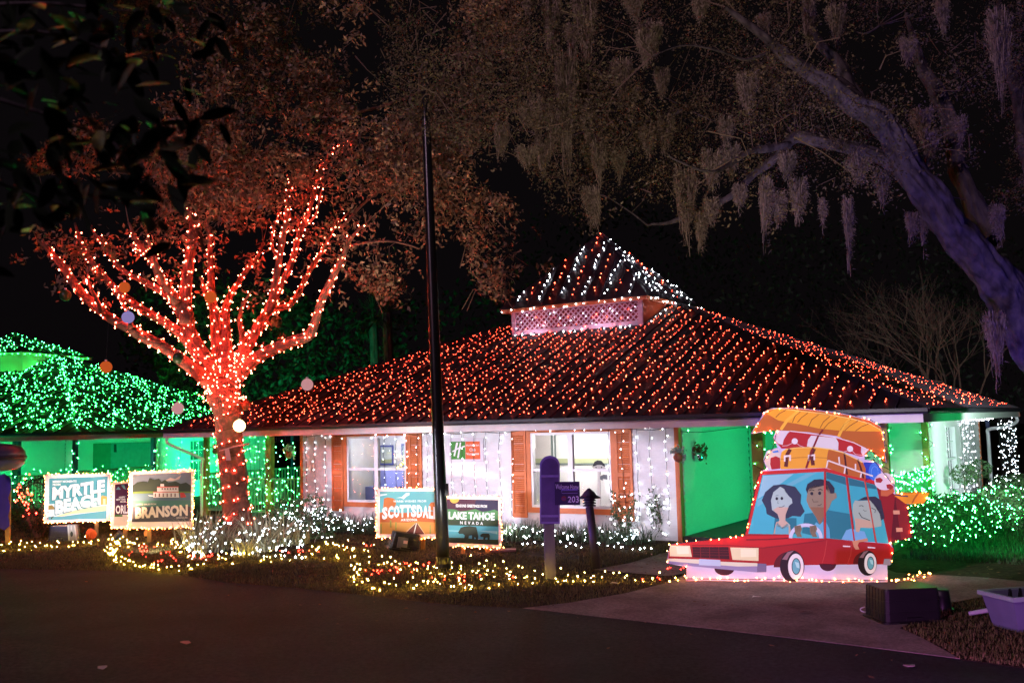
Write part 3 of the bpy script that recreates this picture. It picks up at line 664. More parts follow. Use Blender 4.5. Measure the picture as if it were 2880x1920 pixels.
# far left house: porch post and rail lights
for (u,v,lab) in ((UR-.07,VW+.06,'green lights wound round the dark blue corner post'),(6.0,VW+.0,'green lights wound round the dark blue post behind the domed lamp'),(UR-.0,VB-.1,'green lights hanging down the corner of the far green wall')):
    path=np.array([WG(u+.13*math.cos(a),v+.13*math.sin(a),2.3-.08*a) for a in np.arange(0,27,.6)]); string(path,along(path,.2,.03),.024,M['b_wgreen'],lab,cord=.006)
for k,z in enumerate((1.25,1.0,.72,.42)):
    path=np.array([WG(u,VW+.0,z+.12*math.sin(u*5+k)) for u in np.linspace(4.2,9.5,36)]); string(path,along(path,.21,.04),.022,M['b_wgreen'],'row of green lights woven through the far porch front railing','light rows on the far porch front railing',cord=.005)
    path=np.array([WG(UR+.02,v,z+.12*math.sin(v*5+k)) for v in np.linspace(VW,VB,26)]); string(path,along(path,.21,.04),.022,M['b_wgreen'],'row of green lights woven through the far porch side railing','light rows on the far porch side railing',cord=.005)
for k,v in enumerate(np.linspace(-2.5,4.5,9)):
    path=np.array([WG(UR+.08,v+.05*math.sin(4*z),z) for z in np.linspace(2.3,.3,8)]); string(path,along(path,.24,.06),.02,M['b_wgreen'],'string of green lights hanging on the far bright green side wall','green light strings on the far side wall',cord=.005)
# ------------------------------------------------------------------ trees
def branch(spec,Y0,sub=4,nz=.03,seed=0):
    """spec: (photo x, y, radius in photo px, metres behind Y0)"""
    P=[];Rr=[]
    for x,y,r,dy in spec:
        P.append(at(x,y,Y0+dy)); Rr.append(r*(Y0+dy)/F)
    Q=smooth_path(P,sub); rr=np.interp(np.linspace(0,len(P)-1,len(Q)),range(len(P)),Rr)
    for i in range(1,len(Q)-1): Q[i]+=np.array(noise.noise_vector(Vector(Q[i]*1.3)+Vector((seed,0,0))))*nz
    return Q,rr
z7=lambda L,dy0=0,dy1=0,:[(60+x/1.823,380+y/1.823,r/1.823,dy0+(dy1-dy0)*i/(len(L)-1)) for i,(x,y,r) in enumerate(L)]
YT=24.4
BR=[[(672,1492,43,0),(668,1440,39,0),(660,1360,37,0),(650,1260,36,0),(642,1180,40,0),(632,1110,48,0),(628,1060,44,0)],
 z7([(1010,1310,50),(960,1260,42),(880,1200,34),(760,1110,30),(640,1040,28),(560,990,26),(430,920,25),(330,830,23),(260,740,22),(200,660,20),(140,590,13),(80,535,4)],0,-2.2),
 z7([(1020,1250,48),(960,1180,36),(880,1090,30),(800,1010,25),(690,930,21),(590,880,19),(500,800,17),(400,700,15),(340,620,13),(300,540,10),(275,450,5)],0,1.6),
 z7([(1030,1230,52),(960,1170,46),(880,1040,38),(820,900,34),(740,780,26),(690,680,20),(640,600,15),(590,530,11),(550,450,6)],0,-1.0),
 z7([(810,880,24),(730,810,19),(640,750,15),(540,700,13),(460,620,11),(400,530,8),(355,470,4)],-.4,.8),
 z7([(850,970,40),(840,860,32),(848,740,29),(866,620,26),(880,520,24),(872,420,20),(868,340,12)],-.5,-.3),
 z7([(800,860,24),(735,760,17),(690,650,14),(655,560,10),(640,490,5)],-.6,-1.6),
 z7([(1050,1240,50),(1010,1130,34),(1000,1000,27),(985,860,22),(975,720,18),(968,590,14),(955,460,8)],0,.9),
 z7([(1050,1200,45),(1045,1080,36),(1035,980,30),(1055,870,20),(1095,790,16),(1160,690,13),(1210,630,9),(1240,550,4)],0,1.8),
 z7([(1080,1260,45),(1110,1180,34),(1160,1090,30),(1215,980,27),(1275,880,26),(1292,800,20),(1322,640,16),(1350,500,14),(1366,380,12),(1376,260,9),(1390,180,5)],0,.4),
 z7([(1275,880,24),(1340,750,18),(1395,610,16),(1440,480,14),(1480,370,12),(1510,270,11),(1535,170,9),(1600,80,7),(1720,10,4)],.2,1.4),
 z7([(1285,890,17),(1370,875,16),(1430,800,15),(1480,690,13),(1540,600,10),(1600,490,7),(1690,380,4)],.3,2.4),
 z7([(1070,1310,48),(1110,1240,42),(1190,1150,32),(1290,1095,30),(1400,1055,29),(1470,1030,27),(1505,950,22),(1550,820,19),(1610,700,17),(1655,610,13),(1700,520,9),(1800,420,4)],0,-1.4),
 z7([(1085,1180,30),(1150,1080,22),(1220,1000,18),(1270,960,12)],.3,1.5),
 z7([(985,880,16),(940,800,12),(915,730,6)],.3,-.6),
 z7([(700,720,12),(660,640,10),(600,600,8),(560,560,5)],-.8,-.2),z7([(1110,1170,22),(1130,1050,16),(1120,940,12),(1140,860,8),(1180,800,4)],.2,-.9),z7([(420,915,14),(380,830,11),(350,760,8),(345,690,4)],-1.4,-2.2),z7([(560,985,14),(540,900,10),(505,840,7),(470,800,4)],-1.2,-.4),z7([(1320,650,9),(1290,560,8),(1300,460,6),(1330,380,3)],.2,.8),z7([(1440,480,9),(1500,420,7),(1530,330,5),(1545,270,3)],.9,.2),
 [(690,560,6,.5),(640,420,5,1.2),(625,300,4,1.6),(640,160,4,2),(660,30,3,2.4)],
 [(905,400,6,1.2),(985,330,5,1.8),(1100,290,4,2.4),(1230,240,2,3)],
 [(960,640,5,1.2),(1040,560,4,1.8),(1130,500,3,2.2),(1250,520,2,2.6)],[(990,690,4,-1.2),(1090,680,3,-1.4),(1180,700,2,-1.6)]]
redtree=thing('oak_tree','bare limbed shade tree wound with red lights, its trunk in the spiky white lit bed','tree',gnd(672,1492))
redtree['label']='big shade tree with trunk and limbs wound in red lights'
tr=MB(); RB=[]
for i,b in enumerate(BR):
    Q,rr=branch(b,YT,4,.05,i); rr=rr*(1+.10*np.array([noise.noise(Vector(q*2.2)) for q in Q])); RB.append((Q,rr)); tr.tube(Q,rr,12 if i<13 else 7)
tr.put('trunk',M['bark'],redtree,smooth=True)
# red strings wound round each limb
labs=['trunk','lowest left limb','second left limb','left of centre limb','thin left fork','thick upright limb','slim upright left fork','middle limb','limb right of the middle','tall right limb','tall right fork','curved right fork','lowest right limb','short inner limb','stub limb']
labs+=['short left crook','inner right crook','first twig on the lowest left limb','second twig on the lowest left limb','left twig of the tall right limb','right twig of the tall right fork']
for i,(Q,rr) in enumerate(RB[:21]):
    d=np.linalg.norm(np.diff(Q,axis=0),axis=1); L=np.concatenate([[0],np.cumsum(d)]); tot=L[-1]
    s=np.arange(.15,tot*.96,.022); cen=np.stack([np.interp(s,L,Q[:,k]) for k in range(3)],1); rad=np.interp(s,L,rr)
    tg=np.gradient(cen,axis=0); tg/=np.linalg.norm(tg,axis=1)[:,None]; a=np.cross(tg,np.array([0,1.,0.2])); a/=np.linalg.norm(a,axis=1)[:,None]; b=np.cross(tg,a)
    pitch=.30 if i else .34; ang=2*math.pi*s/pitch+rng.uniform(0,6)+.35*np.sin(s*3)
    path=cen+(rad+.022)[:,None]*(np.cos(ang)[:,None]*a+np.sin(ang)[:,None]*b)
    string(path,along(path,(.125 if i else .20),.028),.0205,M['b_tree'],'red lights wound round the %s of the shade tree'%labs[i],'red strings wound on the shade tree',cord=.006)
# fork: a dense knot of lights
fk=at(628,1075,YT-.45); th=np.linspace(0,30,150); path=np.array([(fk[0]+.62*math.sin(t*1.7)*(.5+.5*abs(math.sin(t*.37))),fk[1]-.25*math.cos(t*1.1)+.05,fk[2]+.04*t-.55) for t in th]); string(path,along(path,.17,.05),.021,M['b_tree'],'tangle of red lights bunched in the fork of the shade tree',cord=.006)
# crown
poly=[(60,560),(130,700),(190,760),(270,700),(420,700),(560,690),(640,740),(820,690),(950,740),(1000,820),(1130,835),(1170,720),(1270,640),(1320,740),(1370,830),(1470,850),(1550,800),(1580,720),(1500,630),(1400,560),(1290,480),(1420,330),(1480,-60),(250,-60),(250,300),(60,480)]
C=[];cc=0
while len(C)<2300 and cc<200000:
    cc+=1; x=random.uniform(40,1600); y=random.uniform(-60,860); dy=random.gauss(1.2,1.9)
    if not inpoly(x,y,poly): continue
    p=Vector(at(x,y,YT+dy)); n=noise.noise(p*.36)*1.1+.75*noise.noise(p*.95)
    thr=.06+(.16 if y<330 else 0)+(.12 if x<330 else 0)+ (.55 if (x<420 and y>480) else 0) + (.25 if (420<=x<900 and y>640) else 0)
    if n<thr: continue
    C.append(p)
C=np.array([tuple(c) for c in C])
def clusters(C,per,spread,flat=.6):
    n=len(C); d=rng.normal(0,1,(n,3)); d/=np.linalg.norm(d,axis=1)[:,None]
    t=rng.uniform(-1,1,(n,per,1)); P=C[:,None,:]+d[:,None,:]*t*spread+rng.normal(0,spread*.28,(n,per,3)); return P.reshape(-1,3)
NL=np.concatenate([q[len(q)*13//20:] for q,_ in RB[1:21]]); NL=NL[rng.integers(0,len(NL),120)]+rng.normal(0,.40,(120,3)); C=np.concatenate([C,NL])
cr=leaves(clusters(C,19,.30),.135,M['leafred'],'crown',redtree)
tw=MB(); allp=np.concatenate([q for q,_ in RB])
for c in C[::6]:
    k=np.argmin(((allp-c)**2).sum(1)); a=allp[k]
    if np.linalg.norm(a-c)>1.5: 
        a=c+np.array([random.uniform(-.8,.8),random.uniform(-.5,.5),-random.uniform(.3,.9)])
    m_=(a+c)/2+np.array([random.uniform(-.2,.2),random.uniform(-.2,.2),random.uniform(-.1,.3)])
    tw.tube([a,m_,c],[.014,.009,.004],3,False)
tw.put('twigs',M['twig'],redtree)['kind']='stuff'
# pale ribbon round the trunk
Q,rr=RB[0]; mb=MB(); c=at(658,1258,YT); rb=.36
ring=[(c[0]+rb*1.02*math.cos(a),c[1]+rb*1.02*math.sin(a),c[2]+.09*math.cos(a)) for a in np.linspace(0,6.283,24)]
mb.tube(ring,.018,5); mb.prism([tuple(at(632,1262,YT-.40)),tuple(at(644,1260,YT-.40)),tuple(at(650,1294,YT-.44)),tuple(at(636,1294,YT-.44))],(0,-.006,0))
tag(mb.put('ribbon',flat('C9A0A8')),'pale pink ribbon tied round the trunk of the red lit tree','ribbon')
# ---- live oak at the right, hung with moss
YO=14.6
z3=lambda L,a=0,b=0:[(1900+x/2.063,y/2.063,r/2.063,a+(b-a)*i/(len(L)-1)) for i,(x,y,r) in enumerate(L)]
OB=[[(3080,1640,109,1.0),(3040,1420,88,.8),(2995,1240,66,.6),(2955,1090,55,.5),(2900,965,49,.3),(2846,872,47,.2),(2791,790,47,0),(2724,700,46,-.2),(2650,596,44,-.4),(2576,500,40,-.5),(2540,440,37,-.6),(2470,330,34,-.7),(2400,290,30,-.8),(2330,240,25,-.9),(2260,190,21,-1),(2190,140,16,-1.1),(2110,75,11,-1.2),(2040,20,6,-1.3)],
 z3([(1330,1010,38),(1240,930,36),(1110,880,34),(960,845,32),(820,815,31),(720,800,30),(650,850,27),(560,945,24),(430,1030,21),(310,1130,19),(180,1210,17),(40,1270,15),(-60,1300,11),(-160,1310,6)],-.4,.8),
 z3([(660,840,24),(540,860,20),(420,885,18),(320,950,15),(220,990,12),(100,960,8),(-40,900,4)],-.2,-1.4),
 z3([(1850,1400,62),(1790,1290,56),(1710,1130,54),(1645,980,50),(1612,820,46),(1570,680,44),(1510,520,40),(1440,380,34),(1380,240,22),(1340,80,12)],.3,1.6),
 z3([(2200,1300,60),(2080,1000,46),(2015,780,38),(1985,600,34),(1935,420,28),(1900,200,20),(1880,0,14)],.5,2.4),
 z3([(1100,640,48),(1030,520,42),(960,400,38),(880,310,32),(820,220,24),(770,100,14),(740,-40,8)],-.4,1.2),
 z3([(560,300,14),(400,330,9),(240,290,7),(60,260,5),(-140,330,3)],-.9,-1.8),z3([(300,720,6),(180,680,5),(40,620,4),(-120,560,3),(-350,700,3),(-520,650,2)],.6,1.4),
 z3([(1180,150,7),(1080,200,6),(960,130,4),(900,40,3)],.5,1),z3([(-160,1310,6),(-330,1190,4),(-450,1130,3),(-600,1160,2)],.8,1.2),z3([(40,640,10),(-160,700,8),(-420,740,6),(-700,800,4),(-900,760,3)],1,2.4)]
oak=thing('live_oak','huge leaning live oak at the right, bark lit violet, limbs hung with moss','tree',gnd(3080,1640))
tr=MB(); OBQ=[]
for i,b in enumerate(OB):
    Q,rr=branch(b,YO,5,.06,20+i); rr=rr*(1+.12*np.array([noise.noise(Vector(q*1.9)) for q in Q])); OBQ.append(Q)
    if i>5: tr.tube(Q,rr,6); continue
    Q2=smooth_path(Q,6); r2=np.interp(np.linspace(0,1,len(Q2)),np.linspace(0,1,len(Q)),rr); n=56; V,Fq=tube(Q2,r2,n); cen=np.repeat(Q2,n,0); d=V-cen; L=np.linalg.norm(d,axis=1)+1e-9
    k_=np.arange(len(V)); ang=(k_%n)*2*math.pi/n; row=k_//n; al=np.concatenate([[0],np.cumsum(np.linalg.norm(np.diff(Q2,axis=0),axis=1))])[row]
    # long furrows that run with the limb, knots and lumps
    f=np.array([abs(noise.noise(Vector((math.cos(a)*r*9,math.sin(a)*r*9,s*1.6+i*7))))*1.5+.55*noise.noise(Vector((math.cos(a)*r*22,math.sin(a)*r*22,s*4.5)))+1.5*max(0,noise.noise(Vector((math.cos(a)*r*2.4,math.sin(a)*r*2.4,s*1.1+3)))-.18) for a,r,s in zip(ang,r2[row],al)])
    V=V+d/L[:,None]*(f-.3)[:,None]*np.minimum(.11,L*.34)[:,None]; tr.add([tuple(v) for v in V],[tuple(q) for q in Fq])
tr.put('trunk',M['oakbark'],oak,smooth=True)
poly=[(1090,-60),(2960,-60),(2960,620),(2760,560),(2640,520),(2600,600),(2440,560),(2330,500),(2200,640),(1960,640),(1860,560),(1780,640),(1650,640),(1560,590),(1500,470),(1400,430),(1290,470),(1180,360),(1080,300)]
C=[];cc=0
while len(C)<2000 and cc<200000:
    cc+=1; x=random.uniform(1060,2960); y=random.uniform(-60,650); dy=random.gauss(.6,1.5)
    if not inpoly(x,y,poly): continue
    p=Vector(at(x,y,YO+dy)); n=noise.noise(p*.62+Vector((9,3,1)))+.5*noise.noise(p*1.7)
    if n<(.2 if x>2250 else .08)+(.08 if y<120 else 0): continue
    C.append(p)
C=np.array([tuple(c) for c in C])
leaves(clusters(C,30,.25),.050,M['oakleaf'],'crown',oak)
tw=MB(); allp=np.concatenate(OBQ)
for c in C[::5]:
    k=np.argmin(((allp-c)**2).sum(1)); a=allp[k]
    if np.linalg.norm(a-c)>1.0: a=c+np.array([random.uniform(-.7,.7),random.uniform(-.4,.4),random.uniform(-.2,.6)])
    m_=(a+c)/2+np.array([random.uniform(-.2,.2),random.uniform(-.2,.2),random.uniform(-.2,.2)]); tw.tube([a,m_,c],[.011,.007,.003],3,False)
tw.put('twigs',M['twig'],oak)['kind']='stuff'
MOSS=[(1590,150,1597,560,66,0,'long shaggy curtain of moss hanging above and left of the little roof'),(1507,270,1517,445,46,.3,''),(1412,350,1400,455,34,.8,''),(1682,400,1684,540,42,.2,''),(1812,90,1817,200,46,0,''),
 (1925,480,1932,715,62,.2,'broad tuft of moss under the low violet limb'),(1972,600,1967,730,26,.3,''),(1660,530,1682,655,44,.4,'tuft of moss just above the white lit peak of the little roof'),(1642,-30,1652,245,70,.2,''),(1780,-20,1790,70,60,-.3,''),
 (2156,500,2150,712,30,.4,''),(2246,505,2242,650,44,.3,''),(2384,560,2390,785,24,.2,'long thin hank of moss hanging alone below the middle of the canopy'),(2192,540,2186,645,34,.5,''),(2313,560,2316,660,12,.2,''),(2565,600,2560,690,28,.1,''),(2595,600,2595,722,9,.1,''),
 (2795,885,2808,1098,50,-.5,'fat pale wisp of moss beside the leaning oak trunk'),(2802,580,2822,705,28,-.3,''),(2273,0,2273,165,32,-.3,''),(2805,40,2822,320,58,-.6,'long grey beard of moss near the top right corner'),(2648,0,2656,118,34,.3,''),(2590,310,2600,415,56,.2,''),(2414,440,2414,530,66,-.1,''),
 (2212,430,2210,520,46,.1,''),(2000,560,1998,640,40,.3,''),(2080,520,2078,600,36,.3,''),(1740,420,1745,520,40,.5,''),(2480,480,2478,590,40,.2,''),(1870,330,1872,440,50,.6,''),(2040,330,2042,430,40,.4,''),(2700,330,2705,420,26,.4,''),(1550,30,1548,200,40,.4,'')]
LB=['','shaggy middle sized beard of moss left of the long central curtain','thin tuft of moss nearest the street pole','tuft of moss hanging just right of the long central curtain','tuft of moss high above the little roof, right of centre','','','','wide curtain of moss at the top edge above the little roof','short fringe of moss at the very top edge, right of centre','ragged hank of moss hanging lowest under the middle of the violet limb','bushy tuft of moss beside the lowest ragged hank','','small tuft of moss behind the ragged hank','thin wisp of moss left of the lone long hank','short tuft of moss left of the leaning trunk, at roof height of the canopy','threadlike wisp of moss nearest the leaning trunk']
for k_ in range(26):
    x_=random.choice([random.uniform(1480,2100),random.uniform(2100,2860)]); y_=random.uniform(-20,470); MOSS.append((x_,y_,x_+random.uniform(-8,8),y_+random.uniform(60,150),random.uniform(24,60),random.uniform(-.6,1.2),''))
for i_,(x0,y0,x1,y1,wd,dy,lab) in enumerate(MOSS):
    lab=lab or (LB[i_] if i_<len(LB) else '')
    Y=YO+dy; a=np.array(at(x0,y0,Y)); b=np.array(at(x1,y1,Y)); hw=wd*Y/F/2; n=int(40+wd*4.5); L=np.linalg.norm(a-b)
    rt=np.sqrt(rng.uniform(0,1,n))*np.where(rng.random(n)<.5,1,-1); ry=rng.normal(0,.5,n)*hw
    top=a+np.stack([rt*hw,ry,rng.uniform(-.5,.12,n)*L*.5],1); ln=L*np.clip(1-np.abs(rt)*.75,.1,1)*rng.uniform(.35,1.02,n)
    seg=7; rows=[]
    ph=rng.uniform(0,6,n); wv=.5*hw
    for j in range(seg+1):
        t=j/seg; p=top+np.stack([-rt*hw*.55*t+wv*(.25*np.sin(ph+t*5)+.18*np.sin(ph*2.3+t*11))*t**.7+(b-a)[0]*t,-ry*.5*t,-ln*t],1)
        p[:,2]=np.maximum(p[:,2],b[2]-.05)
        w_=.0065*(1-.5*t)*np.ones(n); d=np.stack([np.cos(ph+j*.9),np.sin(ph+j*.9),np.zeros(n)],1); rows+=[p-d*w_[:,None],p+d*w_[:,None]]
    V=np.stack(rows,1); q=np.array([(2*j,2*j+1,2*j+3,2*j+2) for j in range(seg)]); Fq=(q[None]+16*np.arange(n)[:,None,None]).reshape(-1,4)
    # curls
    m2=int(n*9); k=rng.integers(0,n,m2); t=rng.uniform(.02,1,m2); base=top[k]+np.stack([-rt[k]*hw*.55*t,-ry[k]*.5*t,-ln[k]*t],1)+rng.normal(0,.022,(m2,3)); base[:,2]=np.maximum(base[:,2],b[2]-.03)
    o=nmesh('moss_strand',V.reshape(-1,3),Fq,M['moss'],None,Vector(a)); o.name='spanish_moss'; ORG[o.name]=Vector(a)
    dd=rng.normal(0,1,(m2,3)); dd[:,2]-=1.2; dd/=np.linalg.norm(dd,axis=1)[:,None]; e_=np.cross(dd,rng.normal(0,1,(m2,3))); e_/=np.linalg.norm(e_,axis=1)[:,None]
    V2=np.stack([base-e_*.004,base+e_*.004,base+dd*rng.uniform(.03,.085,(m2,1))],1); nmesh('curls',V2.reshape(-1,3),np.arange(3*m2).reshape(m2,3),M['moss'],o)['kind']='stuff'
    tag(o,lab or 'ragged tuft of Spanish moss hanging from the dark oak canopy','moss','tufts of moss hanging from the oak')
# ---- near magnolia branch, top left
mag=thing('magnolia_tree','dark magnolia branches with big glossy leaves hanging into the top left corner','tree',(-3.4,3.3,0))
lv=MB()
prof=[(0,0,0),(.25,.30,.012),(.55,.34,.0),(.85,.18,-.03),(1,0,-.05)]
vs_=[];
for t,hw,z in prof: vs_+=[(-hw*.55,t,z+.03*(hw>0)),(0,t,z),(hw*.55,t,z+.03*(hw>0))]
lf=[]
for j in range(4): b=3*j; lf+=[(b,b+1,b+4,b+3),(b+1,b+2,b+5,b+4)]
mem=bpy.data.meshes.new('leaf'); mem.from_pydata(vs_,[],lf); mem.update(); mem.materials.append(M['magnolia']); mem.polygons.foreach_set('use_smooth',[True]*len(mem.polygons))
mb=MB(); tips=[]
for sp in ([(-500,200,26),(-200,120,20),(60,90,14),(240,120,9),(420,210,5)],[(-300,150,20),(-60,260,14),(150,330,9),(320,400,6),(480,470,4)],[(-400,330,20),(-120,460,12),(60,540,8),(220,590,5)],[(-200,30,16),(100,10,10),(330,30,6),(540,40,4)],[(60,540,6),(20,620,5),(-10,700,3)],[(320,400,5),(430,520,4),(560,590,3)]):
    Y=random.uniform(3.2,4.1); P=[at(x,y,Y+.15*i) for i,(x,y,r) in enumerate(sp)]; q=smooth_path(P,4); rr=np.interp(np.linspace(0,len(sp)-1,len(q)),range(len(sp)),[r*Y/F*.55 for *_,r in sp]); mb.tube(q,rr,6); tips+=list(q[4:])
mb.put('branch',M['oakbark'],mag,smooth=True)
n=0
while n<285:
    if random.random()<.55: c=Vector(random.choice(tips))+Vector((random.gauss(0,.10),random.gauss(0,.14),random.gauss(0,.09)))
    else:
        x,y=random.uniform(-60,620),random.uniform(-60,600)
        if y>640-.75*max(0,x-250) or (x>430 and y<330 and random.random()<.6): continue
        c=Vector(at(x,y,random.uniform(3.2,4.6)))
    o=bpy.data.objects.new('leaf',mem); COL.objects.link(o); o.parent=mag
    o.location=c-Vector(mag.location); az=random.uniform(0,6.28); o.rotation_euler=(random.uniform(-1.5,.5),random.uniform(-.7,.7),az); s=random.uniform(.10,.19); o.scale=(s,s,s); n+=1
# ---- dark growth behind the houses
def bush(name,c,rx,ry,rz,n,size,m,label,group=None,cat='shrub',trunk=True,shell=.55):
    o=thing(name,label,cat,(c[0],c[1],0),group); d=rng.normal(0,1,(n,3)); d/=np.linalg.norm(d,axis=1)[:,None]; r=rng.uniform(shell,1,n)**.6
    P=np.array(c)+d*r[:,None]*np.array([rx,ry,rz]); f=np.array([noise.noise(Vector(p*(2.2/max(.6,rz)))) for p in P]); P=P+d*(f*.28)[:,None]*np.array([rx,ry,rz]); P=P[(P[:,2]>.03)&(f>-.42)]
    leaves(P,size,m,'foliage',o,droop=.2)
    if trunk:
        t=MB()
        for k in range(5):
            a=k*1.3; t.tube([(c[0]+.05*math.cos(a),c[1]+.05*math.sin(a),0),(c[0]+rx*.3*math.cos(a),c[1]+ry*.3*math.sin(a),c[2]*.8),(c[0]+rx*.6*math.cos(a),c[1]+ry*.6*math.sin(a),c[2]+rz*.4)],[.03,.02,.008],5)
        t.put('stem',M['twig'],o)
    return o
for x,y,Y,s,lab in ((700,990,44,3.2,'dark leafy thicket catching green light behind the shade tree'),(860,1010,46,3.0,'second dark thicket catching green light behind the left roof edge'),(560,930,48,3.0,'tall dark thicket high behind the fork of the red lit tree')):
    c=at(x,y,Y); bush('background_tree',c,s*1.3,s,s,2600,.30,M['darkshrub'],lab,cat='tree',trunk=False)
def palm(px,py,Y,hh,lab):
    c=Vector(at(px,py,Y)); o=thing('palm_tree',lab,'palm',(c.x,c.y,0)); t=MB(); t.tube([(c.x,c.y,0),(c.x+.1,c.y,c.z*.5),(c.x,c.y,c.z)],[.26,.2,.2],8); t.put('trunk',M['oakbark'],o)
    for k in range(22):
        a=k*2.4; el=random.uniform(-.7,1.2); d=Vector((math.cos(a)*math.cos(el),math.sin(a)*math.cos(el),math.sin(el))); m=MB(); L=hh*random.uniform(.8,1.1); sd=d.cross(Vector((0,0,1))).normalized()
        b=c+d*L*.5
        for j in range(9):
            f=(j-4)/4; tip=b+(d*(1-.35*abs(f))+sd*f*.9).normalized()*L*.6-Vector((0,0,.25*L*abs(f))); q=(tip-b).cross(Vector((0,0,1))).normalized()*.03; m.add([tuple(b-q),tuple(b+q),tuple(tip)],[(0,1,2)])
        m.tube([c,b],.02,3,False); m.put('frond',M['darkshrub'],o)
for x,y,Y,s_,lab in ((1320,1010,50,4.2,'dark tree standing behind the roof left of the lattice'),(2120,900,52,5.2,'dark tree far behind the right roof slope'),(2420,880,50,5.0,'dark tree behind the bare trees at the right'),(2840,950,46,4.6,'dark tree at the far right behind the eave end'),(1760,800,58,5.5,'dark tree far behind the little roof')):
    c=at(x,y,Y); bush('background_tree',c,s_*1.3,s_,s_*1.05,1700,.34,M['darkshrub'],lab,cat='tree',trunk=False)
palm(1088,880,40,1.5,'slim palm standing behind the roof, left of the street pole'); palm(1050,905,43,1.4,'shorter palm half hidden left of the slim palm')
def bare(px0,Y,lab,h,n,seedk):
    rs=random.Random(seedk); b=Vector(at(px0,1150,Y)); b.z=0; o=thing('bare_tree',lab,'tree',b); t=MB()
    def grow(p,d,L,r,k):
        q=p+d*L; m=(p+q)/2+Vector((rs.gauss(0,.05*L),rs.gauss(0,.05*L),0)); t.tube([p,m,q],[r,r*.8,r*.6],4 if k<2 else 3,False)
        if k>=5: return
        for _ in range(3 if k<4 else 2):
            dd=(d+Vector((rs.gauss(0,.42),rs.gauss(0,.42),rs.gauss(.04,.25)))).normalized(); grow(q,dd,L*rs.uniform(.62,.85),r*.58,k+1)
    for _ in range(n): grow(b,Vector((rs.gauss(0,.25),rs.gauss(0,.2),1)).normalized(),h*.28,.09,0)
    t.put('trunk',M['twig'],o)
bare(2690,36,'bare brown tree behind the right end of the roof',8.5,3,3); bare(2480,44,'farther bare tree above the right roof slope',9.5,2,5)
# ------------------------------------------------------------------ the packed car: a painted board on the drive
a,b=gnd(1932,1634),gnd(2495,1639); PC=Plane(a,math.atan2(b[1]-a[1],b[0]-a[0]))
A=cv(2.614,1850,1100); Lw=cv(3.136,1870,1380); Tp=cv(4.9,2100,1130)
car=thing('car_cutout','tall painted board of a packed red car with a family inside, edged in amber lights','cutout board',a)
out=A([(212,1290),(207,1396),(700,1404),(1690,1418),(1688,1278),(1715,1262),(1738,1165),(1712,1108),(1872,1074),(1832,828),(1960,824),(2000,745),(1900,738),(1745,752),(1742,690),(1722,625),(1660,598),(1640,570),(1600,535),(1612,495),(1560,455),(1620,500),(1682,528),(1668,430),(1664,330),(1640,258),(1560,212),(1400,170),(1200,140),(1000,120),(840,122),(780,150),(685,312),(875,282),(850,340),(882,412),(800,440),(776,510),(798,572),(752,590),(735,640),(640,1058),(90,1122),(62,1262)])
out2=A([(212,1290),(207,1396),(700,1404),(1690,1418),(1688,1278),(1715,1262),(1738,1165),(1712,1108),(1872,1074),(1832,828),(1960,824),(2000,745),(1900,738),(1745,752),(1742,690),(1722,625),(1660,598),(1640,545),(1600,515),(1520,500),(1525,465),(1560,432),(1682,528),(1668,430),(1664,330),(1640,258),(1560,212),(1400,170),(1200,140),(1000,120),(840,122),(780,150),(685,312),(875,282),(850,340),(882,412),(800,440),(776,510),(798,572),(752,590),(735,640),(640,1058),(90,1122),(62,1262)])
mb=MB(); mb.prism([PC.pt(x,y,0) for x,y in out2],tuple(-PC.n*.03)); mb.put('board',mat('board_white','C9C3E4',.6,var=.03),car)
for x in (2020,2230,2440):
    p=PC.pt(x,1560,-.03); MB().tube([p,(p.x+PC.n.x*-.55,p.y-PC.n.y*.55,.02)],.025,5).put('brace',M['olive'],car)
n_=[0]
def L_(lv,h,pts,name,rough=.5): n_[0]+=1; return layer(PC,.0012*lv+.0006,pts,flat(h,rough),car,name)
# luggage
L_(1,'B5651C',A([(690,306),(790,160),(840,128),(1000,124),(1200,144),(1400,174),(1560,216),(1640,262),(1662,335),(1667,430),(1676,520),(1560,432),(1530,470),(1330,330),(1100,300),(880,286),(870,284)]),'canoe')
L_(2,'C87A12',A([(690,306),(800,155),(830,150),(860,185),(950,225),(900,270)]),'canoe_end') if 0 else None
L_(2,'E9A825',Tp([(280,160),(380,100),(560,105),(760,128),(1000,165),(1250,195),(1500,240),(1700,305),(1820,360),(1850,405),(1600,405),(1300,395),(1000,365),(700,300),(560,280),(430,250)]),'canoe_hull')
for q in ([(540,110),(450,160),(400,210)],[(740,135),(670,190),(630,280)],[(845,150),(760,210),(700,280)],[(990,175),(900,240),(850,340)],[(1150,195),(1060,270),(1010,360)],[(1250,210),(1130,290),(1060,370)],[(1440,245),(1340,310),(1290,390)],[(1540,255),(1420,330),(1350,395)],[(1680,300),(1580,340),(1500,400)]): L_(3,'8A4A12',Tp(stroke(q,9)),'canoe_rib')
L_(3,'F0B93A',Tp(stroke([(720,118),(560,250),(470,380)],42)),'tie_down'); L_(3,'F0B93A',Tp(stroke([(1420,240),(1330,340),(1265,480)],40)),'tie_down')
L_(4,'F7DE7A',Tp(stroke([(290,110),(430,90),(760,125),(1100,165),(1450,230),(1700,300),(1850,385),(1890,540)],10)),'canoe_edge')
L_(3,'B02420',Tp([(430,395),(370,510),(440,590),(480,640),(900,640),(1250,660),(1560,750),(1600,745),(1680,655),(1400,540),(1250,490),(980,440),(600,398)]),'raft')
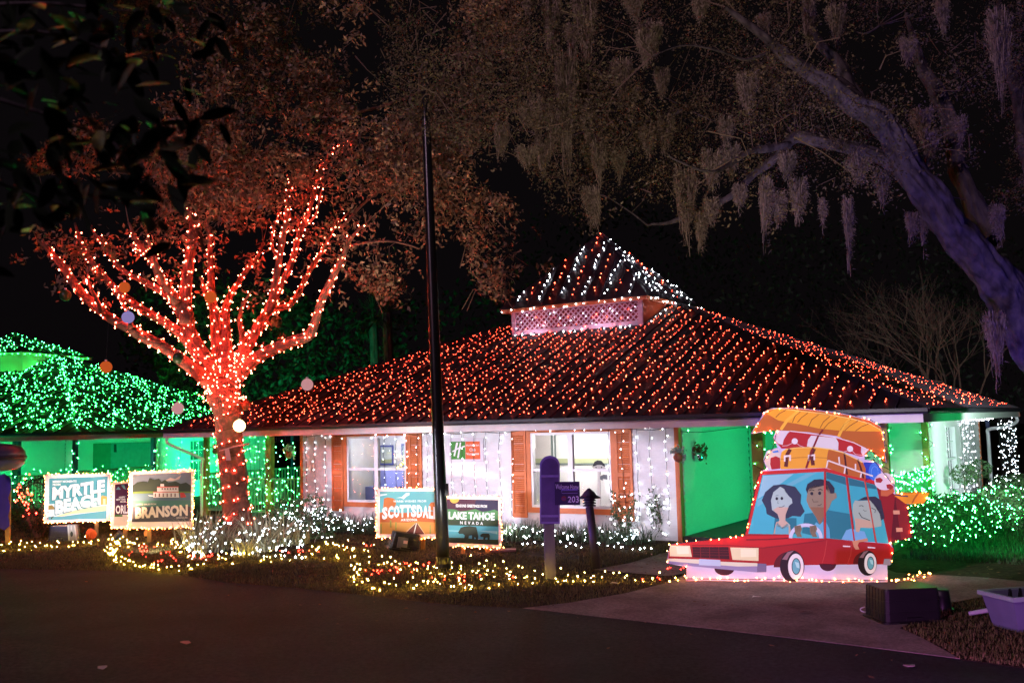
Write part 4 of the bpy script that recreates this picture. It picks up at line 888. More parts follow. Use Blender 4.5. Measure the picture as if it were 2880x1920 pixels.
L_(4,'D9D6DA',Tp([(435,395),(600,398),(560,440),(510,520),(495,590),(440,575),(375,510)]),'raft_panel'); L_(4,'DAD9D8',Tp([(890,460),(1230,495),(1265,560),(1262,660),(920,628),(830,610),(845,520)]),'raft_panel'); L_(4,'D9D6DA',Tp([(1580,610),(1685,655),(1600,742),(1575,690)]),'raft_panel')
L_(5,'7C1A18',Tp(stroke([(1050,380),(985,470),(930,600),(880,700)],26)),'strap')
L_(5,'E8E2E4',Tp(stroke([(600,400),(850,430),(1240,490),(1480,560),(1640,640)],11)),'raft_rope')
for c_0 in ((662,540),(1425,645)): L_(5,'E6E4E4',Tp(ell(*c_0,42,42)),'raft_knob')
for q in ([(490,605),(560,600),(640,560)],[(690,570),(730,600),(800,625)],[(1330,690),(1380,675),(1410,655)],[(1450,670),(1500,720),(1590,730)]): L_(5,'D9B4B4',Tp(stroke(q,9)),'raft_rope')
L_(2,'D8D0BE',Tp([(270,700),(330,660),(440,650),(470,760),(470,915),(340,930),(270,880),(240,790)]),'beach_ball'); L_(3,'A8261E',Tp([(330,770),(400,745),(460,770),(465,915),(345,930),(322,850)]),'beach_ball_stripe'); L_(3,'4C86D8',Tp([(350,680),(430,662),(445,690),(370,700)]),'beach_ball_stripe')
L_(4,'E7A62C',Tp([(470,740),(480,690),(540,650),(720,628),(950,625),(1130,650),(1110,740),(1100,905),(470,925),(462,830)]),'suitcase'); L_(4,'B5651D',Tp([(1130,652),(1300,690),(1500,780),(1600,830),(1640,920),(1640,1060),(1400,1010),(1100,905),(1112,740)]),'suitcase_side')
L_(5,'F4D774',Tp(stroke([(480,690),(540,650),(720,628),(950,625),(1150,650),(1320,695),(1500,780),(1590,830)],12)),'suitcase_edge'); L_(5,'A86A18',Tp(stroke([(470,790),(700,765),(900,760),(1110,770)],7)),'suitcase_seam')
for q in ([(600,650),(560,720),(540,890)],[(930,640),(895,730),(915,870)]): L_(5,'5A2012',Tp(stroke(q,52)),'suitcase_strap')
for x,y in ((512,735),(845,725)): L_(6,'E9E2DA',Tp([(x,y),(x+98,y-8),(x+98,y+75),(x+75,y+75),(x+76,y+18),(x+24,y+24),(x+22,y+84),(x,y+84)]),'buckle')
for q in ([(1345,700),(1365,860),(1385,1000)],[(1530,790),(1570,900),(1610,1050)]): L_(5,'4A1A10',Tp(stroke(q,26)),'suitcase_strap')
L_(6,'7C1A18',Tp(stroke([(900,650),(870,760),(820,910)],30)),'strap')
for q in ([(1120,805),(1300,870),(1500,940),(1740,1020)],[(1120,805),(1100,900)],[(1270,755),(1280,850)],[(1500,850),(1500,940)],[(1360,895),(1345,985)],[(1580,980),(1570,1040)]): L_(7,'E6E0D4',Tp(stroke(q,20)),'roof_rack')
L_(3,'1B3FB4',Tp([(1610,830),(1780,830),(1850,920),(1850,1000),(1760,1060),(1640,1080)]),'sleeping_bag'); L_(4,'2F78DA',Tp(ell(1765,960,85,125)),'sleeping_bag_end'); L_(5,'6FA8EC',Tp(stroke(ell(1765,965,48,78),7)),'sleeping_bag_seam')
# body and cabin
L_(2,'8E1814',A([(735,640),(752,588),(1228,563),(1622,660),(1745,760),(1712,1112),(1225,1085),(638,1062)]),'cabin')
L_(3,'C2281E',A([(735,640),(752,588),(1228,563),(1622,660),(1640,690),(1228,590),(765,612),(668,1050),(640,1060)]),'cabin_edge')
L_(3,'3FB4C2',A([(770,615),(1222,590),(1222,1080),(980,1076),(960,1050),(664,1046)]),'windscreen'); L_(3,'2CA6B4',A([(1238,590),(1380,628),(1440,1096),(1238,1078)]),'side_window'); L_(3,'33AEBB',A([(1398,632),(1515,662),(1598,1108),(1455,1098)]),'side_window'); L_(3,'38B4C0',A([(1532,668),(1606,690),(1698,1118),(1612,1110)]),'side_window')
L_(4,'8CC8D2',A([(775,620),(1000,606),(820,740),(735,790)]),'glass_shine'); L_(4,'63B8C4',A([(1100,600),(1170,598),(900,740),(730,850),(735,800)]),'glass_shine')
L_(4,'1A6E7C',A([(1240,592),(1378,630),(1390,690),(1240,640)]),'glass_shade'); L_(4,'1A6E7C',A([(1400,634),(1600,690),(1612,720),(1408,690)]),'glass_shade'); L_(4,'147A88',A([(1240,870),(1412,900),(1436,1094),(1240,1076)]),'seat'); L_(4,'137886',A([(860,930),(1020,930),(1020,1048),(850,1046)]),'seat'); L_(4,'147A88',A([(1080,900),(1222,880),(1222,1078),(1060,1040)]),'seat')
L_(2,'A01610',A([(75,1232),(92,1126),(240,1120),(640,1060),(980,1056),(1225,1082),(1700,1120),(1738,1165),(1716,1262),(1690,1270),(1400,1271),(1075,1276),(900,1272),(800,1280)]),'car_body')
L_(3,'C22019',A([(92,1126),(640,1060),(980,1056),(975,1080),(1225,1086),(1100,1106),(800,1140),(760,1150),(90,1140)]),'bonnet'); L_(4,'7C0F0C',A(stroke([(650,1090),(800,1088),(960,1078)],10)),'bonnet_line'); L_(4,'84120E',A(stroke([(250,1130),(500,1130),(780,1150),(1000,1125),(1225,1095)],6)),'bonnet_line')
L_(4,'3A0509',Lw([(243,492),(560,493),(570,602),(248,584)]),'grille')
for x in (312,392,474): L_(5,'7A1416',Lw(stroke([(x,493),(x+5,598)],5)),'grille_bar')
for y in (515,537,560): L_(5,'6A0F12',Lw(stroke([(246,y),(565,y+6)],4)),'grille_bar')
for q,i_ in (([(40,478),(220,482),(238,580),(42,574)],[(100,492),(205,492),(216,552),(108,556)]),([(576,497),(826,502),(826,616),(596,606)],[(668,512),(806,514),(806,580),(670,582)])): L_(4,'E4DCAE',Lw(q),'headlight'); L_(5,'F2EEC8',Lw(i_),'headlight_lens')
L_(4,'D9D8C2',Lw([(20,594),(300,602),(500,622),(816,636),(816,662),(640,664),(300,640),(22,616)]),'bumper'); L_(4,'8C86AE',Lw([(22,616),(300,641),(640,665),(816,663),(810,716),(500,688),(30,642)]),'bumper_underside'); L_(5,'6C668A',Lw([(817,637),(896,642),(894,714),(811,716)]),'bumper_end'); L_(6,'B6C6E0',Lw([(302,598),(488,607),(492,662),(300,652)]),'number_plate')
L_(2,'3A0A12',A(ell(490,1300,74,52,14,0,180)),'far_wheel'); L_(2,'3A0A12',A(ell(1250,1266,62,54,14,0,180)),'far_wheel')
for (x,y,rx,ry,s) in ((1122,662,108,140,1),(1786,634,84,112,.8)):
    L_(5,'5A0A0C',Lw(ell(x-28*s,y+10,rx*1.25,ry*.98,20,180,360)),'wheel_arch')
    L_(6,'190A12',Lw(ell(x,y,rx,ry)),'tyre'); L_(7,'8E6A72',Lw([(x-88*s,y-60*s),(x-40*s,y-125*s),(x+15*s,y-138*s),(x-25*s,y-95*s),(x-45*s,y-55*s)]),'tyre_shine'); L_(7,'E6E4E8',Lw(ell(x+33*s,y+4,rx*.64,ry*.82)),'whitewall'); L_(8,'1A2A30',Lw(ell(x+36*s,y+2,rx*.37,ry*.53)),'hub_rim'); L_(9,'63AEBE',Lw(ell(x+36*s,y+2,rx*.31,ry*.47)),'hub'); L_(10,'A8DAE2',Lw([(x+22*s,y-40*s),(x+60*s,y-30*s),(x+66*s,y+20*s),(x+40*s,y+10*s)]),'hub_shine')
for q in ([(1430,430),(1410,560),(1385,640)],[(1650,440),(1640,560),(1612,640)]): L_(3,'B83A30',Lw(stroke(q,6)),'door_line')
for q in ([(1570,480),(1636,484),(1636,494),(1570,491)],[(1790,491),(1856,496),(1856,506),(1790,502)]): L_(4,'EADFE6',Lw(q),'door_handle')
L_(4,'8E8C9A',Lw([(1935,598),(1990,598),(2000,640),(1985,655),(1925,650)]),'rear_bumper'); L_(3,'C2281E',Lw([(1985,485),(2020,505),(2005,580),(1985,560)]),'rear_light')
L_(1,'5C0E0C',A([(1640,770),(1745,760),(1835,830),(1872,1074),(1716,1108)]),'trunk_case'); L_(3,'7C1C16',A([(1745,770),(1830,832),(1866,1070),(1790,1092)]),'trunk_case_side')
for x,y in ((1755,888),(1776,1016)): L_(4,'D8A07A',A([(x-25,y-14),(x+22,y-14),(x+25,y+14),(x-22,y+16)]),'case_lock')
L_(4,'C46A3A',A([(1640,700),(1730,690),(1738,740),(1690,770),(1640,768)]),'glove'); L_(5,'DDD6DC',A(ell(1668,662,76,64,24)),'football')
for q in ([(1600,640),(1635,632),(1655,650),(1640,672),(1605,668)],[(1680,685),(1710,680),(1735,700),(1715,722),(1685,712)]): L_(6,'9C2C2A',A(q),'football_patch')
L_(2,'E09A1E',A([(1730,760),(1800,742),(1900,738),(2000,745),(1960,826),(1832,826),(1780,820)]),'paddle'); L_(3,'3A3A5A',A(stroke([(1745,760),(1840,772)],10)),'paddle_band'); L_(3,'A8641A',A(stroke([(1915,748),(1885,790),(1870,822)],12)),'paddle_stripe')
# passengers (painted)
def eye(x,y,r=12): L_(9,'16262E',A(ell(x,y,r,r*1.15,12)),'eye')
L_(5,'24384A',A([(765,800),(790,740),(850,690),(920,682),(1010,700),(1055,760),(1050,820),(1080,880),(1050,920),(990,915),(960,930),(900,940),(860,930),(800,900),(795,860)]),'hair'); L_(6,'A9C8BE',A([(832,800),(850,740),(900,700),(935,720),(960,765),(985,790),(990,820),(965,840),(940,900),(938,950),(975,985),(920,1010),(870,985),(895,945),(880,900),(840,870)]),'face'); L_(7,'C9B29A',A([(846,870),(880,850),(960,852),(940,905),(935,945),(955,970),(915,1000),(885,970),(897,940),(880,900)]),'chin')
eye(875,788,10); eye(912,786,10); L_(8,'3A5058',A(stroke([(890,850),(912,850),(932,838)],4)),'mouth'); L_(8,'6C8C88',A(stroke([(866,768),(876,762),(888,764)],4)),'eyebrow'); L_(8,'6C8C88',A(stroke([(884,805),(880,822),(892,822)],4)),'nose')
L_(6,'62B4C0',A([(868,985),(885,960),(912,1002),(945,965),(962,985),(962,1048),(862,1046)]),'top'); L_(5,'BCA88E',A([(850,1046),(870,960),(900,950),(940,950),(972,980),(980,1050)]),'shoulders'); L_(6,'24384A',A([(920,690),(1000,700),(1000,770),(960,765),(935,735)]),'fringe')
L_(5,'1A2A34',A([(1088,720),(1100,680),(1150,648),(1200,644),(1260,660),(1300,710),(1298,750),(1265,752),(1240,720),(1225,690),(1110,720),(1100,752)]),'hair'); L_(5,'8E8468',A([(1100,745),(1112,712),(1160,690),(1220,692),(1250,690),(1270,750),(1310,745),(1316,780),(1280,805),(1262,850),(1220,920),(1205,965),(1188,975),(1160,920),(1112,850),(1092,800)]),'face'); L_(6,'8A6A48',A([(1120,850),(1222,852),(1220,920),(1200,968),(1188,972),(1165,925)]),'chin')
eye(1132,750,11); eye(1190,748,11); L_(8,'5C5642',A(stroke([(1135,790),(1145,812),(1180,810)],5)),'nose'); L_(8,'2A2A24',A(stroke([(1112,730),(1132,722),(1150,728)],6)),'eyebrow'); L_(8,'2A2A24',A(stroke([(1178,724),(1196,718),(1212,726)],6)),'eyebrow'); L_(8,'3A3428',A(stroke([(1175,838),(1192,836),(1204,828)],4)),'mouth')
L_(5,'62B4D2',A([(1140,1000),(1165,960),(1190,980),(1215,955),(1222,1078),(1130,1060)]),'shirt'); L_(5,'4FA6C6',A([(1238,960),(1262,1010),(1268,1080),(1238,1078)]),'sleeve')
wh=ell(1088,1078,112,96,20,180,360); L_(6,'C9D2E6',A(stroke(wh,26)),'steering_wheel')
for x in (1030,1142): L_(7,'7C7256',A([(x-26,990),(x+20,982),(x+30,1010),(x+18,1040),(x+30,1070),(x-4,1068),(x-22,1035)]),'hand'); [L_(8,'5A5440',A(stroke([(x-14+i*11,992),(x-12+i*11,1030)],3)),'finger_line') for i in range(3)]
L_(5,'24303C',A([(1470,800),(1520,775),(1600,772),(1640,800),(1668,930),(1640,950),(1632,900),(1600,850),(1560,800)]),'hair'); L_(5,'A0BAA8',A([(1435,830),(1450,800),(1475,805),(1560,800),(1610,850),(1640,870),(1645,990),(1560,1005),(1490,1000),(1480,1035),(1455,1030),(1450,960),(1432,890)]),'face'); L_(6,'C2AC90',A([(1450,930),(1560,950),(1590,1000),(1490,1000),(1480,1035),(1455,1030)]),'chin')
L_(8,'3A4A44',A(stroke([(1478,890),(1500,925),(1560,948)],6)),'mouth'); L_(8,'3A4A44',A(stroke([(1480,842),(1500,838),(1512,846)],5)),'eye'); L_(8,'3A4A44',A(stroke([(1570,855),(1600,870),(1596,892)],5)),'eye'); L_(8,'6E7E72',A(stroke([(1510,868),(1522,880),(1535,876)],5)),'nose')
L_(5,'6FB2DC',A([(1350,1088),(1385,1020),(1420,1008),(1520,1030),(1545,1090),(1480,1100)]),'shirt'); L_(9,'C9906A',A([(1430,1100),(1540,1078),(1545,1100),(1480,1108),(1470,1130),(1482,1160),(1455,1162),(1440,1140)]),'arm')
L_(8,'B83028',A(stroke([(1228,566),(1228,1084)],14)),'pillar'); L_(8,'B83028',A(stroke([(1384,620),(1412,860),(1445,1098)],11)),'pillar'); L_(8,'C05038',A(stroke([(1520,650),(1565,880),(1606,1112)],9)),'pillar')
# lights round the board
def edge_path(pl,pts,off=.015): return np.array([tuple(pl.pt(x,y,off)) for x,y in pts])
string(edge_path(PC,A([(62,1262),(90,1122),(300,1098),(640,1058),(690,830),(735,640),(752,592)])),along(edge_path(PC,A([(62,1262),(90,1122),(300,1098),(640,1058),(690,830),(735,640),(752,592)])),.125,.012),.0125,M['b_amber'],'string of amber lights along the bonnet edge and windscreen of the painted car')
q=A([(798,572),(776,510),(850,410),(875,285),(690,312),(780,150),(840,120),(1000,118),(1200,138),(1400,168),(1560,208),(1640,255),(1666,330),(1670,430),(1684,530),(1560,430),(1520,480),(1600,520),(1660,600),(1745,700),(1760,745),(2000,742),(1960,824),(1835,832),(1872,1074),(1712,1112),(1738,1165),(1712,1262)])
string(edge_path(PC,q),along(edge_path(PC,q),.135,.012),.0125,M['b_amber'],'string of amber lights round the luggage and canoe of the painted car')
q=[(1922,1590),(1932,1634),(2060,1637),(2200,1639),(2350,1641),(2495,1642)]; p_=edge_path(PC,q,.05); p_[:,2]=np.maximum(p_[:,2],.05); string(p_,along(p_,.085,.02),.0125,M['b_amber'],'string of warm lights lying along the foot of the painted car board')
q=[gnd(2495,1642,.045),gnd(2530,1632,.045),gnd(2570,1620,.045),gnd(2600,1608,.045),gnd(2606,1616,.045),gnd(2560,1632,.045),gnd(2505,1640,.045)]; q=smooth_path(q,4); string(q,along(q,.10,.03),.0135,M['b_amber'],'loop of warm lights trailing on the concrete right of the painted car')
# ------------------------------------------------------------------ greeting signs on stakes
S1=cv(5.227,110,1310); S2=cv(5.88,1040,1360)
def sign(label,pg,corners,stakes,border='E9E6E6',yaw=None):
    p=gnd(*pg); pl=Plane(p,math.atan2(-p[0],p[1])*.35 if yaw is None else yaw); o=thing('greeting_sign',label,'sign',p)
    mb=MB(); mb.prism([pl.pt(x,y,0) for x,y in corners],tuple(-pl.n*.02)); mb.put('board',flat(border,.6),o)
    for x in stakes:
        q=pl.pt(x,pg[1]-40,-.045); mb=MB(); mb.box(q.x-.045,q.x+.045,q.y-.02,q.y+.02,0,q.z+.5); mb.put('stake',M['olive'],o)
    return o,pl
def lay(o,pl): return lambda lv,h,pts,name: layer(pl,.0012*lv+.0006,pts,flat(h,.6),o,name)
def border(pl,c,lab,m='b_amber',step=.062,off=.012):
    P=edge_path(pl,list(c)+[c[0]],off); string(P,along(P,step,.012),.0155,M[m],lab,cord=.005)
c=S1([(88,125),(1052,110),(1050,805),(72,835)]); o,pl=sign('bright white greeting sign reading MYRTLE BEACH',(225,1512),c,(272,)); l=lay(o,pl); border(pl,c,'amber lights edging the MYRTLE BEACH sign',step=.075)
l(1,'4E9CA4',S1([(148,182),(1008,152),(1000,480),(146,560)]),'sky'); l(1,'CFE4E4',S1([(146,560),(1000,480),(996,590),(300,740),(136,740)]),'surf_foam'); l(2,'E4D6A4',S1([(250,735),(560,640),(992,575),(990,655),(500,700),(300,740)]),'sand'); l(2,'5AA0AC',S1([(136,742),(330,740),(700,690),(992,655),(988,772),(132,795)]),'water'); l(3,'E2A24A',S1([(900,470),(930,430),(1000,450),(998,565),(900,568)]),'building'); l(4,'EAD9A8',S1([(940,480),(975,480),(975,560),(940,562)]),'building'); l(3,'8A7A3A',S1([(138,580),(190,572),(228,610),(226,636),(136,640)]),'hut')
for t,q in (('MYRTLE',[(197,312),(966,196),(964,376),(190,502)]),('BEACH',[(240,505),(906,388),(905,566),(240,712)])):
    q2=[(x-14,y+16) for x,y in q]; text(t,S1(q2),pl,.0048,flat('2F7F8A'),o,'lettering_shade',.06); text(t,S1(q),pl,.0066,flat('F4F4F4'),o,'lettering',.055)
text('MERRY MOMENTS',S1([(200,212),(552,205),(552,238),(200,248)]),pl,.004,flat('F4F4F4'),o,'lettering',.04); text('FROM',S1([(200,258),(314,256),(314,286),(200,290)]),pl,.004,flat('F4F4F4'),o,'lettering',.04)
c=S1([(1068,236),(1800,205),(1790,900),(1052,918)]); o,pl=sign('purple greeting sign reading ORLANDO, mostly hidden behind its neighbour',(345,1514),c,(352,)); l=lay(o,pl); border(pl,c,'amber lights edging the half hidden purple ORLANDO sign',step=.08)
l(1,'4A1540',S1([(1116,266),(1760,240),(1750,700),(1108,716)]),'night_sky'); l(1,'D9C6AE',S1([(1108,718),(1750,702),(1745,860),(1098,872)]),'beach'); l(2,'5FA6B4',S1([(1130,345),(1165,300),(1200,345)]),'crystal'); l(2,'5FA6B4',S1([(1205,280),(1250,275),(1275,345),(1240,330)]),'crystal'); l(2,'3C6A2A',S1([(1110,714),(1225,716),(1225,742),(1108,744)]),'hedge')
text('ORLANDO',S1([(1126,576),(1560,560),(1560,690),(1126,702)]),pl,.004,flat('F2EEF2'),o,'lettering',.03)
for t,q in (('HAPPY',[(1175,446),(1268,442),(1268,470),(1175,473)]),('NEW YEAR',[(1132,480),(1272,474),(1272,502),(1132,506)]),('FROM',[(1192,512),(1272,508),(1272,534),(1192,537)])): text(t,S1(q),pl,.004,flat('F2EEF2'),o,'lettering',.03)
pg=(430,1524); c=S1([(1325,85),(2275,58),(2258,905),(1312,918)]); o,pl=sign('dark greeting sign reading BRANSON with a paddle steamer',pg,c,(420,)); l=lay(o,pl); border(pl,c,'amber lights edging the BRANSON paddle steamer sign',step=.052)
l(1,'6E7C8C',S1([(1376,132),(2236,92),(2234,330),(1374,330)]),'sky'); l(2,'B9A7A0',S1([(1850,215),(1930,170),(2000,190),(2090,130),(2060,190),(1960,220)]),'cloud'); l(3,'2C3A2E',S1([(1375,290),(1440,240),(1530,225),(1600,235),(1620,180),(1700,200),(1760,185),(1800,230),(1850,200),(1900,240),(2010,225),(2080,260),(2160,240),(2232,285),(2232,390),(1372,400)]),'tree_line'); l(4,'5E7A30',S1([(1372,380),(1500,370),(2232,372),(2232,395),(1372,404)]),'river_bank'); l(1,'55707E',S1([(1372,404),(2232,395),(2232,500),(1370,510)]),'river'); l(1,'4A7A6C',S1([(1370,510),(2232,500),(2232,590),(1368,600)]),'river'); l(1,'4A4A50',S1([(1368,600),(2232,590),(2234,812),(1362,822)]),'caption_panel')
l(5,'D8CFCB',S1([(1680,385),(2050,385),(2060,465),(1680,465)]),'boat_hull'); l(5,'CFC7C4',S1([(1735,312),(2045,308),(2050,375),(1735,378)]),'boat_deck'); l(6,'C23A30',S1(stroke([(1675,382),(2055,382)],10)),'boat_rail'); l(6,'C23A30',S1(stroke([(1735,308),(2050,304)],12)),'boat_rail'); l(5,'D8CFCB',S1([(1785,262),(1835,262),(1838,305),(1782,305)]),'wheelhouse'); l(5,'B83A34',S1([(2070,390),(2130,390),(2165,455),(2080,465)]),'paddle_wheel'); l(6,'4A3A38',S1(stroke([(1680,466),(2060,466)],7)),'boat_waterline'); l(5,'D9D4D2',S1([(1600,425),(1690,432),(1690,450),(1620,442)]),'boat_bow')
for i in range(6): l(6,'4A3F3C',S1([(1800+i*40,322),(1820+i*40,322),(1820+i*40,345),(1800+i*40,345)]),'boat_window'); l(6,'6A4A46',S1([(1700+i*58,400),(1718+i*58,400),(1718+i*58,452),(1700+i*58,452)]),'boat_window')
text('BRANSON',S1([(1415,604),(2186,562),(2186,728),(1413,777)]),pl,.009,flat('E6D8C6'),o,'lettering',.05); text('JOYFUL SMILES FROM',S1([(1420,552),(1720,546),(1720,577),(1420,584)]),pl,.004,flat('C9C2BA'),o,'lettering',.03); text('MISSOURI',S1([(2020,745),(2180,738),(2180,768),(2020,774)]),pl,.004,flat('B9AFA8'),o,'lettering',.02)
c=S2([(110,76),(1218,70),(1218,905),(106,888)]); o,pl=sign('desert greeting sign reading SCOTTSDALE beside the street pole',(1150,1548),c,(1190,)); l=lay(o,pl); border(pl,c,'amber lights edging the SCOTTSDALE desert sign')
l(1,'5FA9AE',S2([(166,126),(1170,120),(1170,520),(166,520)]),'sky'); l(2,'DDEBEA',S2([(430,232),(530,215),(600,150),(655,145),(655,185),(610,205),(560,255),(520,232)]),'cloud'); l(2,'C9E2E2',S2([(170,170),(280,165),(290,180),(170,205)]),'cloud'); l(2,'B4622A',S2([(225,350),(235,240),(290,222),(380,236),(425,265),(435,330),(400,400),(225,480)]),'mesa'); l(2,'B4622A',S2([(975,360),(1010,305),(1090,300),(1170,340),(1170,480),(960,420)]),'mesa'); l(3,'B55A26',S2([(166,480),(250,450),(500,480),(800,470),(1170,440),(1170,640),(166,640)]),'red_rock'); l(4,'C98A3A',S2([(166,630),(600,640),(770,620),(1170,640),(1170,832),(166,832)]),'desert'); l(5,'6A2E1A',S2([(760,640),(785,640),(905,828),(585,828)]),'road_print'); l(6,'F0E6D2',S2([(767,645),(778,645),(738,828),(720,828)]),'road_line'); l(6,'E4C69A',S2(stroke([(755,650),(650,750),(570,828)],8)),'road_edge'); l(6,'E4C69A',S2(stroke([(790,650),(850,740),(910,828)],8)),'road_edge')
for x,y,h in ((345,600,120),(432,630,130),(185,660,160),(1000,680,150)): l(6,'8C8A3A',S2(stroke([(x,y),(x,y+h)],24)),'cactus')
# arched title: letters placed one by one along the arc
tt='SCOTTSDALE'; x0,x1=200,1132; wds=[1,1,1,.95,.95,1,1,1,.8,.85]; tot=sum(wds); x=x0
for ch,wd in zip(tt,wds):
    ww=(x1-x0)*wd/tot; xm=x+ww/2; f=(xm-666)/466; yt=345+48*f*f; yb=548+45*f*f; sk=18*f
    q=[(x+4+sk*0,yt+sk),(x+ww-4,yt+sk*1.5 if f<0 else yt+sk*.6),(x+ww-4,yb+sk*.2),(x+4,yb-sk*.2)]
    yl=345+48*((x+4-666)/466)**2; yr=345+48*((x+ww-4-666)/466)**2; bl_=548+45*((x+4-666)/466)**2; br_=548+45*((x+ww-4-666)/466)**2
    q=[(x+4,yl),(x+ww-4,yr),(x+ww-4,br_),(x+4,bl_)]; text(ch,S2(q),pl,.0102,flat('F4F2F0'),o,'letter',.05); x+=ww
text('WARM WISHES FROM',S2([(388,270),(932,264),(932,302),(388,306)]),pl,.009,flat('E9F0F0'),o,'lettering',.02,1.15); text('ARIZONA',S2([(515,575),(785,570),(785,614),(515,614)]),pl,.009,flat('F2EEE6'),o,'lettering',.03,1.2)
c=S2([(1205,200),(2166,206),(2182,1062),(1205,1030)]); o,pl=sign('dark greeting sign reading LAKE TAHOE with two bears',(1330,1556),c,(1302,1370)); l=lay(o,pl); border(pl,c,'amber lights edging the LAKE TAHOE bear sign')
l(1,'4E2038',S2([(1240,246),(2122,268),(2124,470),(1240,470)]),'night_sky'); l(2,'E8B04A',S2(ell(1400,248,78,72,16,0,180)),'moon'); l(2,'2E2448',S2([(1750,262),(2122,270),(2122,440),(1870,460),(1740,400)]),'night_sky'); l(3,'4E8A52',S2([(1240,440),(1300,415),(1400,420),(1500,455),(1620,440),(1745,415),(1860,460),(1960,450),(2060,425),(2124,450),(2124,620),(1240,600)]),'hills')
tp=[(1240,600)]; xx=1240
while xx<2120: tp+=[(xx+10,572+12*math.sin(xx)),(xx+20,604)]; xx+=20
l(4,'2A3A22',S2(tp+[(2126,604),(2126,705),(1240,680)]),'forest'); l(1,'4FA0AC',S2([(1240,676),(2126,704),(2128,925),(1240,890)]),'lake'); l(5,'8CC2C6',S2([(1290,765),(1480,770),(1470,785),(1290,780)]),'ripple'); l(5,'8CC2C6',S2([(1780,770),(2110,780),(2110,830),(1950,800)]),'ripple'); l(6,'2A3A22',S2([(1240,886),(1560,892),(1800,915),(2128,922),(2130,1006),(1240,970)]),'shore')
l(7,'25301E',S2([(1460,800),(1490,750),(1500,725),(1560,705),(1650,695),(1760,712),(1775,770),(1795,870),(1785,930),(1745,930),(1755,890),(1730,880),(1720,925),(1690,925),(1690,850),(1640,855),(1630,910),(1570,925),(1560,900),(1570,850),(1540,825),(1480,825)]),'bear'); l(7,'25301E',S2([(1822,855),(1840,830),(1870,815),(1970,820),(1985,850),(1980,925),(1950,925),(1945,885),(1915,890),(1905,920),(1875,920),(1880,880),(1840,875)]),'bear_cub')
text('LAKE TAHOE',S2([(1304,455),(2066,475),(2066,606),(1304,582)]),pl,.007,flat('F2F0EE'),o,'lettering',.045); text('NEVADA',S2([(1495,615),(1872,628),(1872,678),(1495,664)]),pl,.009,flat('F2F0EE'),o,'lettering',.02,1.9); text('SEASONS GREETINGS FROM',S2([(1422,334),(1938,346),(1938,394),(1422,384)]),pl,.006,flat('F2F0EE'),o,'lettering',.03)
# floods that light the signs, set low on the lawn
def sflood(pg,tpx,Y,p,col=(1,.97,.93),deg=70):
    q=gnd(*pg); spot('sign_flood',(q[0],q[1],.22),at(*tpx,Y),p,col,deg,.5,.08)
sflood((430,1562),(425,1465),24.2,95,(1,.9,.8),70); sflood((330,1532),(335,1440),24.4,50,(1,.95,.95),60)
q=W(1.75,-8.3,.15); spot('wall_flood',q,W(1.75,VW,1.25),75,(1,.98,.98),100,.7,.1)
# ------------------------------------------------------------------ street pole, path light, plaque post
b=Vector(gnd(1247,1600)); t=Vector(at(1192,172,b.y+.15)); d=(t-b); o=thing('street_pole','tall black street pole leaning a little left in a ring of lights','pole',b)
rr=[.118-.045*i/8 for i in range(9)]; MB().tube([tuple(b+d*i/8) for i in range(9)],rr,16).put('shaft',M['pole'],o,smooth=True)
MB().lathe([(.16,0),(.16,.05),(.135,.10),(.125,.22)],tuple(b),16).put('base_collar',M['pole'],o)
c=b+d*.155; MB().box(c.x+.09,c.x+.15,c.y-.12,c.y+.02,c.z-.16,c.z+.06).put('junction_box',M['black'],o)
b=Vector(gnd(1678,1600)); t=Vector(at(1658,1425,b.y)); o=thing('path_light','leaning bollard path light with a louvred pagoda cap beside the walkway','path light',b); MB().tube([b,t],[.078,.07],14).put('post',M['bollard'],o,smooth=True)
dd=(t-b).normalized(); hd=MB(); hd.lathe([(.055,-.02),(.055,.17)],tuple(t),12); hd.put('lantern',M['bollard'],o)
for i in range(3): MB().lathe([(.07,.0),(.115,-.015),(.118,-.005),(.07,.02)],(t.x,t.y,t.z+.03+i*.045),16).put('louvre_ring',M['bollard'],o)
MB().lathe([(.20,.15),(.195,.165),(.13,.20),(.085,.26),(.05,.29),(.02,.32)],tuple(t),16).put('cap',M['bollard'],o)
Z3=cv(2.852,1400,1100)
p=gnd(1549,1634); pl=Plane(p,.02); o=thing('house_number_post','timber post with a violet board and a plaque reading Welcome Home 203','signpost',p)
q=pl.pt(1549,1462,0); MB().box(p[0]-.085,p[0]+.085,p[1]-.0,p[1]+.15,0,q.z+.05).put('post',mat('grey_timber',(.11,.10,.10),.85,0,.3,6,.4,30,stretch=(1,1,.15)),o)
ar=[(338,1062),(338,590)]+[(418+80*math.cos(R(180+18*k)),590+75*math.sin(R(180+18*k))) for k in range(1,10)]+[(498,590),(498,1062)]
vb=mat('violet_board',(.20,.15,.42),.6,var=.25,scale=3); mb=MB(); mb.prism([pl.pt(x,y,.03) for x,y in Z3(ar)],tuple(-pl.n*.022)); bb_=mb.put('backing_board',vb,o)
layer(pl,.0318,Z3([(418+(x-418)*.86,815+(y-815)*.93) for x,y in ar]),mat('deep_violet_paint',(.09,.055,.20),.6,var=.25,scale=4),bb_,'inner_panel')
for yy in (670,990): layer(pl,.036,Z3([(346,yy),(490,yy),(490,yy+18),(346,yy+18)]),vb,bb_,'cleat',.004)
mb=MB(); mb.prism([pl.pt(x,y,.045) for x,y in Z3([(456,726),(656,722),(661,911),(459,911)])],tuple(-pl.n*.012)); pq=mb.put('plaque',flat('231A4A'),o)
